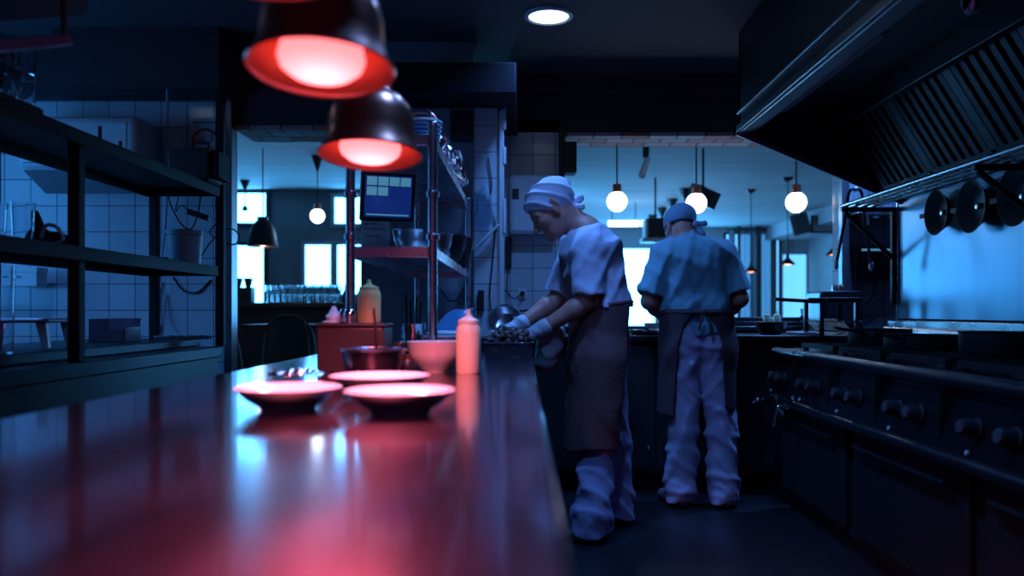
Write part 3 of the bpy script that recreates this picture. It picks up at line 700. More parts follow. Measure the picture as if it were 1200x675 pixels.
# ---- cook at the pass counter, in profile, bent over his work
Y1c = 4.03
def q1(x, y, Y=Y1c): return np.array(at(x, y, Y))
b1 = (0.385, Y1c, 0.0)
cook = thing('person', 'cook in pale cap, white jacket and brown apron bending over the pass counter in gloves', 'person', b1)
lo, hi = (-0.16, 3.62, 0.0), (0.66, 4.44, 1.80)
f1, u1 = np.array((-0.76, -0.05, -0.65)), np.array((-0.65, 0, 0.76))
H1 = q1(645, 243); NB = q1(687, 272)
shN, shF = q1(690, 290, 3.865), q1(674, 290, 4.195)
elN, elF = q1(690, 352, 3.84), q1(655, 349, 4.22)
wrN, wrF = q1(633, 387, 3.86), q1(607, 382, 4.12)
pel, wst, chs = q1(706, 405), q1(703, 362), q1(692, 312)
hpN, hpF = q1(706, 420, 3.93), q1(708, 420, 4.13)
knN, knF = q1(700, 515, 3.90), q1(719, 512, 4.17)
anN, anF = q1(694, 612, 3.88), q1(722, 592, 4.20)
v = Vol(lo, hi, 0.0050)
head(v, H1, f1, u1, 1.2)
v.cap(H1 + np.array((0.055, 0, -0.03)), NB, 0.066, 0.072, 0.03)
v.cap(NB, q1(692, 292), 0.075, 0.10, 0.03, fy=1.4); v.cap(chs, wst, 0.125, 0.12, 0.04, fy=1.35); v.cap(wst, pel, 0.12, 0.125, 0.04, fy=1.3)
for sh, el, wr in ((shN, elN, wrN), (shF, elF, wrF)):
    v.cap(q1(690, 288), sh, 0.07, 0.062, 0.04); v.cap(sh, el, 0.058, 0.046, 0.02)
    mid = el + (wr - el) * 0.3; v.cap(el, mid, 0.047, 0.046, 0.02); v.cap(mid, wr, 0.046, 0.030, 0.02)
dN, dF = (-0.93, 0.05, -0.35), (-0.93, -0.15, -0.33)
hand(v, wrN + np.array((-0.02, 0, -0.01)), dN, (0.1, 0.55, -0.8), (0, 0.9, 0.4), 1.0); hand(v, wrF + np.array((-0.02, 0, -0.01)), dF, (0.1, -0.55, -0.8), (0, -0.9, 0.4), 1.0)
for hp, kn, an in ((hpN, knN, anN), (hpF, knF, anF)): v.cap(hp, kn, 0.088, 0.062, 0.03); v.cap(kn, an, 0.060, 0.040, 0.02)
v.obj('body', M['skin'], cook, b1)
# hair below the cap
v = Vol((0.02, 3.86, 1.45), (0.36, 4.20, 1.78), 0.004)
W1, ax1 = head(v, H1, f1, u1, 1.2)
v.D = np.full_like(v.D, 1.0); v.ell(W1(-0.016, 0, 0.022), np.array((0.098, 0.0785, 0.081)) * 1.2, ax1, 0.0)
fr = W1(0.035, 0, 0); nk = W1(0, 0, -0.045); ea = W1(0.012, 0, 0)
v.cut(lambda X, Y, Z: (X - fr[0]) * f1[0] + (Z - fr[2]) * f1[2] + 0 * Y); v.cut(lambda X, Y, Z: -((X - nk[0]) * u1[0] + (Z - nk[2]) * u1[2]) + 0 * Y)
v.obj('hair', M['hair'], cook, b1)
# cap: band, crown and knot at the back
v = Vol((-0.05, 3.84, 1.50), (0.36, 4.22, 1.82), 0.004)
v.ell(W1(-0.010, 0, 0.026), np.array((0.107, 0.085, 0.088)) * 1.2, ax1, 0.0); v.ell(W1(-0.05, 0, 0.035), np.array((0.072, 0.07, 0.06)) * 1.2, ax1, 0.04)
p0, p1 = q1(610, 247), q1(668, 250)
sl = (p1[2] - p0[2]) / (p1[0] - p0[0])
v.cut(lambda X, Y, Z: (p0[2] + (X - p0[0]) * sl) - Z - 0.006 * np.sin(30 * X) + 0 * Y)
v.ripple(folds(0.011, [(60, 20, 110), (-90, 30, 80), (30, 50, 130)], 4))
kx = q1(667, 242); v.ell(kx, (0.032, 0.030, 0.030), None, 0.012); v.ell(kx + (0.035, 0.0, -0.012), (0.030, 0.022, 0.020), None, 0.008)
v.cap(kx + (0.01, 0.02, 0.0), kx + (0.055, 0.03, 0.045), 0.014, 0.022, 0.008); v.cap(kx, kx + (0.06, -0.02, -0.005), 0.014, 0.018, 0.008)
v.obj('cap', M['cap'], cook, b1)
# jacket
v = Vol(lo, hi, 0.0060)
v.cap(NB + (0.02, 0, -0.055), q1(694, 292), 0.092, 0.128, 0.05, fy=1.5); v.cap(q1(693, 300), wst, 0.150, 0.147, 0.05, fy=1.32); v.cap(wst, q1(705, 385), 0.142, 0.134, 0.05, fy=1.26)
for sh, el in ((shN, elN), (shF, elF)):
    e2 = sh + (el - sh) * 0.90; dd = el - sh
    v.cap(q1(692, 293), sh, 0.10, 0.080, 0.05)
    v.cap(sh, sh + dd * 1.3, 0.080, 0.080, 0.016, cuts=((e2, dd),))
    v.cap(sh + dd * 0.7, sh + dd * 1.4, 0.066, 0.068, 0.0, mode='cut')
v.cap(H1 + np.array((0.05, 0, -0.02)), NB + np.array((0.0, 0, 0.0)), 0.068, 0.078, 0.012, mode='cut')
v.cut(lambda X, Y, Z: (q1(0, 359)[2] - Z) + 0 * X + 0 * Y)
v.ripple(folds(0.009, [(45, 25, 42), (-58, 22, 30), (35, -30, 55), (70, 10, -40)], 11))
v.obj('jacket', M['shirt1'], cook, b1)
v = Vol((0.1, 3.75, 1.38), (0.46, 4.31, 1.66), 0.005)
v.cap(NB + (-0.012, 0, 0.02), NB + (0.022, 0, -0.045), 0.083, 0.098, 0.0, fy=1.05, hollow=0.014, cuts=((NB + (-0.01, 0, 0.025), (-0.4, 0, 1)), (NB + (0.02, 0, -0.05), (0.4, 0, -1))))
v.obj('collar', M['shirt1'], cook, b1)
# trousers
def trousers(legs, pelv, fy, A, seed, lo, hi, hem, vox=0.007):
    v = Vol(lo, hi, vox); v.cap(pelv + (0, 0, 0.03), pelv - (0, 0, 0.03), 0.135, 0.135, 0.03, fy=fy)
    for hp, kn, an in legs:
        v.cap(hp, kn, 0.108, 0.086, 0.03); v.cap(kn, an, 0.086, 0.088, 0.02); v.cap(an + (0, 0, 0.02), an - (0, 0, 0.09), 0.090, 0.094, 0.02)
    v.ripple(folds(A, [(26, 20, 20), (-26, 16, 26), (14, -24, 34)], seed))
    v.ripple(folds(0.007, [(70, 20, 50), (-64, 30, 44), (30, 60, 70)], seed + 7))
    v.cut(lambda X, Y, Z: hem - Z + 0.012 * np.sin(25 * X + 19 * Y)); v.cut(lambda X, Y, Z: Z - pelv[2] - 0.09 + 0 * X + 0 * Y)
    return v
trousers(((hpN, knN, anN), (hpF, knF, anF)), pel, 1.3, 0.013, 3, lo, hi, 0.035).obj('trousers', M['trousers'], cook, b1)
# apron: skirt, bib and ties
v = Vol((0.08, 3.62, 0.35), (0.66, 4.46, 1.50), 0.006)
v.cap(wst + (0.005, 0, 0.03), q1(705, 420), 0.163, 0.170, 0.03, fy=1.28); v.cap(q1(705, 420), q1(694, 540), 0.170, 0.156, 0.03, fy=1.55)
v.ripple(folds(0.008, [(20, 24, 8), (-16, 30, 10)], 21)); v.shell(0.013)
t0, t1 = q1(735, 352), q1(719, 522); zt, zb = q1(0, 356)[2], q1(0, 520)[2]
v.cut(lambda X, Y, Z: X - (t0[0] + (t1[0] - t0[0]) * (Z - t0[2]) / (t1[2] - t0[2])) + 0 * Y)
v.cut(lambda X, Y, Z: np.maximum(Z - zt, zb + 0.02 * np.sin(14 * Y) - Z) + 0 * X)
v.obj('apron', M['apron'], cook, b1)
v = Vol((0.08, 3.72, 1.08), (0.5, 4.36, 1.52), 0.006)
v.cap(q1(693, 298), wst + (0, 0, 0.0), 0.163, 0.163, 0.05, fy=1.25); v.ripple(folds(0.006, [(30, 20, 20)], 9)); v.shell(0.012)
a0, a1 = q1(660, 300), q1(678, 372)
v.cut(lambda X, Y, Z: X - (a0[0] + (a1[0] - a0[0]) * (Z - a0[2]) / (a1[2] - a0[2])) + 0 * Y); v.cut(lambda X, Y, Z: Z - q1(0, 297)[2] + 0.25 * np.abs(Y - Y1c) + 0 * X)
v.obj('apron_bib', M['apron'], cook, b1)
Lb = [Vector(q1(703, 358)) + Vector((0.156 * math.cos(a), 0.203 * math.sin(a), 0.018 * math.cos(a))) for a in np.linspace(0, 2 * math.pi, 49)[:-1]]
o = MB().tube(Lb, 0.010, 8, True).obj('apron_tie', M['apron'], cook, (-b1[0], -b1[1], 0))
# gloves
for wr, d, n, th in ((wrN, dN, (0.1, 0.55, -0.8), (0, 0.9, 0.4)), (wrF, dF, (0.1, -0.55, -0.8), (0, -0.9, 0.4))):
    v = Vol(wr - 0.26, wr + 0.16, 0.0032); dd = np.array(d) / np.linalg.norm(d)
    hand(v, wr + np.array((-0.02, 0, -0.01)), d, n, th, 1.0, grow=0.0045)
    ax_ = (wr - (elN if wr is wrN else elF)); ax_ /= np.linalg.norm(ax_)
    v.cap(wr - ax_ * 0.035, wr + dd * 0.02, 0.042, 0.034, 0.012); v.cut(lambda X, Y, Z: -((X - wr[0] + ax_[0] * 0.03) * ax_[0] + (Y - wr[1] + ax_[1] * 0.03) * ax_[1] + (Z - wr[2] + ax_[2] * 0.03) * ax_[2]))
    v.cap(wr - ax_ * 0.029, wr - ax_ * 0.025, 0.043, 0.043, 0.004)
    v.ripple(folds(0.003, [(90, 60, 120)], 5)); v.obj('glove', M['glove'], cook, b1, 1)
for an in (anN, anF):
    v = Vol((an[0] - 0.26, an[1] - 0.1, 0), (an[0] + 0.16, an[1] + 0.12, 0.2), 0.006)
    shoe(v, (an[0] + 0.045, an[1], 0), (an[0] - 0.15, an[1] - 0.01, 0)); v.obj('shoe', M['shoe'], cook, b1)

# ---- cook at the back counter, seen from behind
Y2c = 4.60
def q2(x, y, Y=Y2c): return np.array(at(x, y, Y))
b2 = (0.965, Y2c, 0.0)
cook2 = thing('person', 'cook seen from behind in blue cap and blue jacket, apron tied over pale trousers', 'person', b2)
lo, hi = (0.50, 4.32, 0.0), (1.42, 5.02, 1.75)
f2, u2 = np.array((-0.30, 0.72, -0.52)), np.array((-0.10, 0.50, 0.86))
H2 = q2(797, 266, 4.68); NB2 = q2(808, 285, 4.62)
sL, sR = q2(779, 298, 4.60), q2(847, 298, 4.60)
eL, eR = q2(761, 353, 4.56), q2(867, 350, 4.56)
wL, wR = q2(786, 378, 4.80), q2(838, 378, 4.82)
pe2, ws2, ch2 = q2(818, 400), q2(815, 362), q2(813, 315)
hL, hR = q2(803, 412), q2(833, 412)
kL, kR = q2(800, 505, 4.58), q2(846, 505, 4.60)
aL, aR = q2(797, 572, 4.60), q2(848, 574, 4.58)
v = Vol(lo, hi, 0.0055)
W2, ax2 = head(v, H2, f2, u2, 1.05)
v.cap(H2 + np.array((0.01, -0.05, -0.03)), NB2, 0.058, 0.066, 0.03); v.cap(NB2 - (0, 0, 0.03), ch2, 0.09, 0.115, 0.04)
def wide(v, a, b, r0, r1, k, half):              # torso wider across x: two side by side capsules
    for s in (-1, 1): v.cap(np.array(a) + (s * half, 0, 0), np.array(b) + (s * half, 0, 0), r0, r1, k)
wide(v, ch2 + (0, 0, 0.05), ws2, 0.11, 0.105, 0.05, 0.08); wide(v, ws2, pe2, 0.105, 0.11, 0.05, 0.07)
for sh, el, wr in ((sL, eL, wL), (sR, eR, wR)):
    v.cap(NB2 - (0, 0, 0.07), sh, 0.07, 0.062, 0.04); v.cap(sh, el, 0.058, 0.046, 0.02)
    mid = el + (wr - el) * 0.3; v.cap(el, mid, 0.047, 0.046, 0.02); v.cap(mid, wr, 0.046, 0.030, 0.02)
hand(v, wL, (0.35, 0.9, -0.2), (0.5, 0, -0.8), (0.8, 0, 0.4)); hand(v, wR, (-0.35, 0.9, -0.2), (-0.5, 0, -0.8), (-0.8, 0, 0.4))
for hp, kn, an in ((hL, kL, aL), (hR, kR, aR)): v.cap(hp, kn, 0.088, 0.062, 0.03); v.cap(kn, an, 0.060, 0.040, 0.02)
v.obj('body', M['skin'], cook2, b2)
v = Vol((0.7, 4.5, 1.42), (1.1, 4.95, 1.75), 0.005)
v.ell(W2(-0.014, 0, 0.030), np.array((0.099, 0.079, 0.088)) * 1.05, ax2, 0.0); fr2, nk2 = W2(0.03, 0, 0), W2(0, 0, -0.055)
v.cut(lambda X, Y, Z: (X - fr2[0]) * ax2[0][0] + (Y - fr2[1]) * ax2[0][1] + (Z - fr2[2]) * ax2[0][2])
v.cut(lambda X, Y, Z: -((X - nk2[0]) * ax2[2][0] + (Y - nk2[1]) * ax2[2][1] + (Z - nk2[2]) * ax2[2][2])); v.obj('hair', M['hair'], cook2, b2)
v = Vol((0.66, 4.45, 1.42), (1.12, 4.95, 1.78), 0.005)
v.ell(W2(-0.012, 0, 0.034), np.array((0.109, 0.087, 0.096)) * 1.05, ax2, 0.0); c2, d2 = W2(0.10, 0, 0.03), W2(-0.09, 0, -0.022)
nn = np.cross(d2 - c2, ax2[1]); nn /= np.linalg.norm(nn); nn *= np.sign(nn[2])
v.cut(lambda X, Y, Z: -((X - c2[0]) * nn[0] + (Y - c2[1]) * nn[1] + (Z - c2[2]) * nn[2])); v.ripple(folds(0.006, [(50, 30, 60), (-40, 40, 50)], 6))
kb = q2(816, 263, 4.60); v.ell(kb, (0.026, 0.024, 0.024), None, 0.012); v.cap(kb, kb + (0.045, -0.01, 0.004), 0.012, 0.018, 0.008); v.cap(kb, kb + (0.030, -0.02, -0.055), 0.012, 0.020, 0.008)
v.obj('cap', M['cap2'], cook2, b2)
o = MB().tube(bez([W2(-0.02, 0.084, -0.03), W2(0.03, 0.076, -0.05), W2(0.075, 0.05, -0.06)]), 0.004, 6).tube(bez([W2(-0.02, -0.084, -0.03), W2(0.03, -0.076, -0.05), W2(0.075, -0.05, -0.06)]), 0.004, 6)
o.ell(W2(0.085, 0, -0.065), (0.05, 0.055, 0.05)).obj('face_mask', M['cap2'], cook2, (-b2[0], -b2[1], 0))
v = Vol(lo, hi, 0.0065)
v.cap(NB2 + (0, 0, 0.0), ch2, 0.078, 0.12, 0.06); wide(v, ch2 + (0, 0, 0.045), ws2 + (0, 0, 0.03), 0.122, 0.118, 0.05, 0.082); wide(v, ws2, ws2 - (0, 0, 0.14), 0.122, 0.130, 0.05, 0.072)
for sh, el in ((sL, eL), (sR, eR)):
    dd = el - sh; e2 = sh + dd * 0.88; v.cap(NB2 - (0, 0, 0.075), sh, 0.095, 0.082, 0.06)
    v.cap(sh, sh + dd * 1.3, 0.080, 0.086, 0.014, cuts=((e2, dd),)); v.cap(sh + dd * 0.7, sh + dd * 1.4, 0.066, 0.072, 0.0, mode='cut')
v.cap(H2 + np.array((0.0, -0.02, 0.0)), NB2 + np.array((0, 0.015, 0.015)), 0.07, 0.066, 0.01, mode='cut')
zc = q2(0, 391)[2]; v.cut(lambda X, Y, Z: zc - Z + 0.01 * np.sin(18 * X) + 0 * Y)
v.ripple(folds(0.009, [(60, 8, 14), (-56, 10, 22), (30, 10, 48), (75, 10, -30)], 31)); v.obj('jacket', M['shirt2'], cook2, b2)
v = Vol((0.74, 4.42, 1.40), (1.14, 4.84, 1.64), 0.005)
v.cap(NB2 + (0, 0.005, 0.03), NB2 - (0, 0.0, 0.03), 0.078, 0.090, 0.0, hollow=0.014, cuts=((NB2 + (0, 0, 0.04), (0, 0.3, 1)), (NB2 - (0, 0, 0.035), (0, 0, -1)))); v.obj('collar', M['shirt2'], cook2, b2)
v = Vol(lo, hi, 0.007); wide(v, pe2 + (0, 0, 0.03), pe2 - (0, 0, 0.03), 0.118, 0.118, 0.03, 0.07)
for hp, kn, an in ((hL, kL, aL), (hR, kR, aR)):
    v.cap(hp, kn, 0.098, 0.086, 0.02); v.cap(kn, an, 0.086, 0.084, 0.02); v.cap(an + (0, 0, 0.02), an - (0, 0, 0.09), 0.086, 0.090, 0.02)
v.ripple(folds(0.014, [(30, 14, 20), (-32, 14, 24), (20, 10, 36)], 14)); v.ripple(folds(0.008, [(66, 20, 50), (-70, 30, 40), (34, 60, 64)], 15)); v.cut(lambda X, Y, Z: 0.03 - Z + 0.012 * np.sin(25 * X + 19 * Y)); v.obj('trousers', M['trousers2'], cook2, b2)
v = Vol((0.66, 4.34, 0.40), (1.28, 4.96, 1.20), 0.006)
wide(v, ws2 + (0, 0, 0.01), q2(818, 410), 0.142, 0.145, 0.05, 0.072); wide(v, q2(818, 410), q2(816, 500), 0.145, 0.150, 0.05, 0.072); v.ripple(folds(0.008, [(30, 14, 6), (-22, 18, 8)], 41)); v.shell(0.013)
def edge(pts):                                   # a curved edge x(z) through pixel points
    P = sorted((float(q2(x, y, 4.47)[2]), float(q2(x, y, 4.47)[0])) for x, y in pts); zs, xs = zip(*P)
    return lambda Z: np.interp(Z, zs, xs)
eLf, eRt = edge([(812, 366), (800, 385), (795, 405), (790, 486)]), edge([(822, 366), (838, 380), (845, 400), (850, 480)])
v.cut(lambda X, Y, Z: np.minimum(np.minimum(X - eLf(Z), eRt(Z) - X), Y2c + 0.03 - Y)); zt2, zb2 = q2(0, 362, 4.5)[2], q2(0, 484, 4.5)[2]
v.cut(lambda X, Y, Z: np.maximum(Z - zt2, zb2 - 0.02 * np.sin(9 * X) - Z) + 0 * Y); v.obj('apron', M['apron2'], cook2, b2)
Lb = [Vector(q2(816, 366)) + Vector((0.216 * math.cos(a), 0.148 * math.sin(a), 0.0)) for a in np.linspace(0, 2 * math.pi, 49)[:-1]]
k0 = Vector(q2(818, 366)) + Vector((0, -0.152, 0))
MB().tube(Lb, 0.013, 8, True).ell(k0, (0.022, 0.016, 0.018)).tube(bez([k0, k0 + Vector((0.03, -0.012, -0.05)), k0 + Vector((0.035, -0.008, -0.12))]), 0.007).tube(bez([k0, k0 + Vector((-0.02, -0.012, -0.05)), k0 + Vector((-0.03, -0.008, -0.10))]), 0.007).obj('apron_tie', M['apron2'], cook2, (-b2[0], -b2[1], 0))
for an, sx in ((aL, -0.07), (aR, 0.04)):
    v = Vol((an[0] - 0.2, an[1] - 0.14, 0), (an[0] + 0.2, an[1] + 0.30, 0.2), 0.006)
    shoe(v, (an[0], an[1] - 0.04, 0), (an[0] + sx, an[1] + 0.16, 0), 1.05); v.obj('shoe', M['shoe2'], cook2, b2)

# ------------------------------------------------------------------ heat lamps over the pass
def heat_lamp(x, y, z, label):
    t = thing('heat_lamp', label, 'heat lamp', (x, y, z), group='copper heat lamps over the pass')
    k = 1.05
    MB().lathe([(a * k, b) for a, b in [(0.124, 0.0), (0.122, -0.004), (0.116, 0.012), (0.106, 0.034), (0.103, 0.060), (0.101, 0.095), (0.092, 0.125), (0.074, 0.148), (0.050, 0.160), (0.046, 0.175), (0.046, 0.215), (0.036, 0.225), (0, 0.227),
                (0, 0.222), (0.034, 0.220), (0.042, 0.212), (0.042, 0.170), (0.070, 0.144), (0.088, 0.122), (0.097, 0.093), (0.099, 0.058), (0.102, 0.034), (0.112, 0.012), (0.120, 0.0), (0.124, 0.0)]], 56).obj('shade', [M['copper']], t, smooth=60)
    MB().lathe([(a * k, b) for a, b in [(0.1185, 0.001), (0.1105, 0.0125), (0.1005, 0.034), (0.0975, 0.058), (0.0955, 0.092), (0.0865, 0.121), (0.069, 0.1425), (0.041, 0.165), (0.0, 0.166)]], 48).obj('inner_reflector', M['lamp_in'], t, smooth=60)
    MB().lathe([(0, -0.018), (0.03, -0.0165), (0.056, -0.010), (0.072, 0.003), (0.077, 0.018), (0.073, 0.036), (0.055, 0.08), (0.028, 0.11), (0.025, 0.15), (0, 0.15)], 40).obj('bulb', M['heat_bulb'], t, smooth=60)
    MB().cyl((0, 0, 0.225), (0, 0, 0.25), 0.02, 0.014, 16).cyl((0, 0, 0.245), (0, 0, CEIL - z), 0.006, n=10).obj('cord', M['cable'], t)
    MB().lathe([(0, CEIL - z), (0.05, CEIL - z), (0.045, CEIL - z - 0.03), (0.012, CEIL - z - 0.045), (0, CEIL - z - 0.045)], 24).obj('ceiling_rose', M['copper'], t)
    light('SPOT', 'infrared_glow', t, (0, -0.01, -0.05), HEAT_POWER, HEAT, 0.05, spot_size=R(136), spot_blend=0.5)
    for c in t.children:
        if c.name.startswith(('shade', 'inner', 'bulb')): c.rotation_euler = (R(-7), 0, 0)
    return t
heat_lamp(-0.360, 1.44, 1.532, 'large copper heat lamp at the top, nearer of the two whole glowing ones')
heat_lamp(-0.385, 2.03, 1.492, 'copper heat lamp hanging farther back over the plates, lower in the photo')
heat_lamp(-0.320, 0.96, 1.538, 'copper heat lamp cut off by the top edge of the photo')

# ------------------------------------------------------------------ things on the pass counter
def on_counter(x, Y): return ((x - CXP) * Y / FPX, Y, CT)
def plate(loc, r, label):
    k = r / 0.11
    o = MB().lathe([(0, 0.004), (0.05 * k, 0.004), (0.052 * k, 0.0), (0.058 * k, 0.0), (0.060 * k, 0.006), (0.085 * k, 0.020), (0.108 * k, 0.042), (0.110 * k, 0.0455), (0.107 * k, 0.0465), (0.083 * k, 0.026), (0.058 * k, 0.013), (0, 0.010)], 64).obj('shallow_plate', M['china'], loc=loc, smooth=60)
    return tag(o, label, 'plate', 'white plates under the heat lamps')
plate(on_counter(338, 1.66), 0.107, 'shallow white plate at the left of the three, pink under the heat lamps')
plate(on_counter(469, 1.60), 0.109, 'shallow white plate at the front right of the three, pink under the heat lamps')
plate(on_counter(445, 1.97), 0.122, 'shallow white plate behind the other two, in front of the steel bowl')

def squeeze_bottle(loc, m, h, r, label):
    t = thing('squeeze_bottle', label, 'bottle', loc)
    MB().lathe([(0, 0), (r * 0.94, 0), (r, 0.006), (r, h * 0.62), (r * 0.97, h * 0.70), (r * 0.82, h * 0.765), (r * 0.80, h * 0.775), (0, h * 0.775)], 32).obj('bottle_body', M[m], t, smooth=50)
    MB().lathe([(0, h * 0.765), (r * 0.86, h * 0.765), (r * 0.86, h * 0.82), (r * 0.70, h * 0.84), (r * 0.30, h * 0.88), (r * 0.22, h * 0.91), (r * 0.14, h), (0, h)], 28).obj('nozzle_cap', M[m], t, smooth=40)
    return t
squeeze_bottle(on_counter(549, 2.62), 'pink_plastic', 0.208, 0.040, 'salmon pink squeeze bottle standing alone at the middle of the pass counter')
# white bowl with plates stacked on top
t = thing('mixing_bowl', 'white bowl between the steel bowl and the pink squeeze bottle', 'bowl', on_counter(511, 2.72))
MB().lathe([(0, 0.006), (0.038, 0.004), (0.040, 0), (0.048, 0), (0.050, 0.006), (0.075, 0.028), (0.092, 0.062), (0.098, 0.096), (0.100, 0.100), (0.096, 0.100), (0.088, 0.064), (0.070, 0.032), (0.045, 0.013), (0, 0.011)], 48).obj('bowl_body', M['china'], t, smooth=60)
for k in range(3):
    o = MB().lathe([(0, 0), (0.05, 0), (0.08, 0.008), (0.082, 0.011), (0.05, 0.006), (0, 0.005)], 40).obj('saucer', M['china'], loc=(at(519, 0, 2.98)[0], 2.98, CT + 0.0825 + 0.0085 * k), smooth=60)
    tag(o, 'white saucer in the small stack on the steel pan behind the white bowl', 'plate', 'saucers stacked behind the white bowl')
t = thing('steam_pan', 'low steel pan behind the white bowl, carrying a stack of saucers', 'pan', on_counter(519, 2.98))
MB().bb((-0.075, -0.09, 0), (0.075, 0.09, 0.004)).bb((-0.075, -0.09, 0), (-0.071, 0.09, 0.08)).bb((0.071, -0.09, 0), (0.075, 0.09, 0.08)).bb((-0.075, -0.09, 0), (0.075, -0.086, 0.08)).bb((-0.075, 0.086, 0), (0.075, 0.09, 0.08)).obj('pan_body', M['steel'], t)
MB().bb((-0.085, -0.10, 0.078), (0.085, 0.10, 0.082)).obj('lid', M['steel'], t, bevel=0.002)
# dark steel bowl with a spoon
t = thing('steel_bowl', 'dark steel bowl with a bright rim behind the rear white plate', 'bowl', on_counter(437, 2.42))
MB().lathe([(0, 0.003), (0.05, 0.0), (0.070, 0.002), (0.086, 0.045), (0.091, 0.082), (0.097, 0.084), (0.099, 0.088), (0.094, 0.090), (0.087, 0.086), (0.082, 0.048), (0.066, 0.008), (0, 0.006)], 48).obj('bowl_body', M['steel_dark'], t, smooth=60)
MB().lathe([(0.091, 0.082), (0.100, 0.083), (0.101, 0.089), (0.093, 0.091), (0.090, 0.086)], 48).obj('rim', M['steel'], t, smooth=60)
o = MB().tube(bez([(0.01, 0.02, 0.012), (0.005, 0.03, 0.10), (-0.005, 0.04, 0.21)]), [0.004] * 20 + [0.003], 8).ell((0.01, 0.0, 0.02), (0.022, 0.03, 0.008)).obj('spoon', M['steel_dark'], loc=on_counter(437, 2.42))
tag(o, 'thin spoon standing upright in the dark steel bowl', 'spoon')
# brown box with things on top
bx = on_counter(417, 2.69)
t = thing('wooden_caddy', 'brown box with a lid behind the steel bowl, carrying bottles and pots', 'box', bx)
MB().bb((-0.108, -0.09, 0), (0.108, 0.09, 0.150)).obj('box_body', M['brown_box'], t, bevel=0.008, seg=3)
MB().bb((-0.112, -0.094, 0.150), (0.112, 0.094, 0.162)).obj('lid', M['brown_box'], t, bevel=0.005)
zb_ = CT + 0.162
squeeze_bottle((bx[0] + 0.040, bx[1] + 0.02, zb_), 'yellow_plastic', 0.145, 0.039, 'mustard yellow squeeze bottle standing on the brown box')
for dx, dy in ((-0.006, -0.066), (-0.030, -0.030)):
    t = thing('salt_shaker', 'small shiny round-topped shaker on the brown box beside the yellow bottle', 'shaker', (bx[0] + dx, bx[1] + dy, zb_), group='shakers on the brown box')
    MB().lathe([(0, 0), (0.018, 0), (0.019, 0.004), (0.019, 0.03), (0, 0.03)], 20).obj('shaker_body', M['steel'], t)
    MB().lathe([(0, 0.050), (0.011, 0.047), (0.019, 0.036), (0.0195, 0.028), (0, 0.028)], 20).obj('shaker_top', M['chrome'], t, smooth=60)
t = thing('paper_cup', 'small white cup with a pointed top at the left of the brown box', 'cup', (bx[0] - 0.068, bx[1] - 0.02, zb_))
MB().lathe([(0, 0), (0.022, 0), (0.027, 0.022), (0.018, 0.030), (0.012, 0.042), (0.006, 0.055), (0, 0.056)], 24).obj('cup_body', M['china'], t, smooth=60)
o = MB().lathe([(0, 0), (0.026, 0), (0.028, 0.005), (0.014, 0.008), (0, 0.008)], 28).obj('jar_lid', M['white_plastic'], loc=(bx[0] - 0.066, bx[1] - 0.072, zb_)); tag(o, 'flat white lid lying at the front left corner of the brown box', 'lid')
# tins and spice jar
t = thing('spice_tin', 'small shiny tin between the brown box and the white bowl', 'tin', on_counter(468, 2.80))
MB().lathe([(0, 0), (0.018, 0), (0.0185, 0.002), (0.0185, 0.075), (0, 0.075)], 24).obj('tin_body', M['steel'], t); MB().lathe([(0, 0.075), (0.0195, 0.075), (0.0195, 0.092), (0.015, 0.096), (0, 0.096)], 24).obj('lid', M['copper'], t)
t = thing('spice_jar', 'dark glass spice jar in front of the white bowl at its left', 'jar', on_counter(478, 2.58))
MB().lathe([(0, 0), (0.021, 0), (0.023, 0.006), (0.023, 0.04), (0.016, 0.05), (0, 0.05)], 24).obj('jar_body', M['black'], t); MB().lathe([(0, 0.05), (0.017, 0.05), (0.017, 0.062), (0, 0.062)], 20).obj('lid', M['copper'], t)
# perforated cutlery holders
def holder(x, Y, label, kn):
    L_ = on_counter(x, Y); t = thing('cutlery_holder', label, 'holder', (L_[0], L_[1], CT + 0.0), group='perforated cutlery holders')
    b = MB().lathe([(0, 0), (0.040, 0), (0.044, 0.15), (0.0455, 0.153), (0.042, 0.153), (0.038, 0.004), (0, 0.004)], 28); b.obj('holder_body', M['steel'], t, smooth=60)
    h = MB()
    for i in range(10):
        for j in range(4):
            a = 2 * math.pi * (i + 0.5 * (j % 2)) / 10; h.ell((0.0425 * math.cos(a), 0.0425 * math.sin(a), 0.04 + j * 0.028), (0.0042, 0.0042, 0.0055), 8)
    h.obj('perforations', M['black'], t)
    for n, (dx, dy, tx, ln, kind) in enumerate(kn):
        k = thing('kitchen_knife' if kind == 'k' else 'spatula', '%s sticking out of the %s' % (('dark-handled knife', 'steel-handled spatula')[kind == 's'], label), 'knife' if kind == 'k' else 'spatula', (L_[0] + dx, L_[1] + dy, CT + 0.006), group='utensils in the cutlery holders')
        p, q = Vector((0, 0, 0)), Vector((tx, 0, ln))
        mid = p.lerp(q, 0.55); MB().bar(p, mid, 0.012, 0.0015, (0, 1, 0.1)).obj('blade', M['steel'], k)
        MB().tube([mid, mid.lerp(q, 0.5), q], [0.0045, 0.006, 0.0055], 8).obj('handle', M['black'] if kind == 'k' else M['chrome'], k)
holder(484, 3.05, 'perforated steel cutlery holder nearer the brown box', ((-0.018, 0.0, -0.01, 0.26, 'k'), (0.01, 0.012, 0.014, 0.245, 's'), (0.02, -0.012, 0.01, 0.23, 'k')))
holder(486, 3.30, 'perforated steel cutlery holder farther back on the pass counter', ((0.012, 0.0, 0.01, 0.25, 's'), (-0.012, 0.01, -0.008, 0.24, 'k'), (0.0, -0.016, 0.012, 0.255, 'k')))
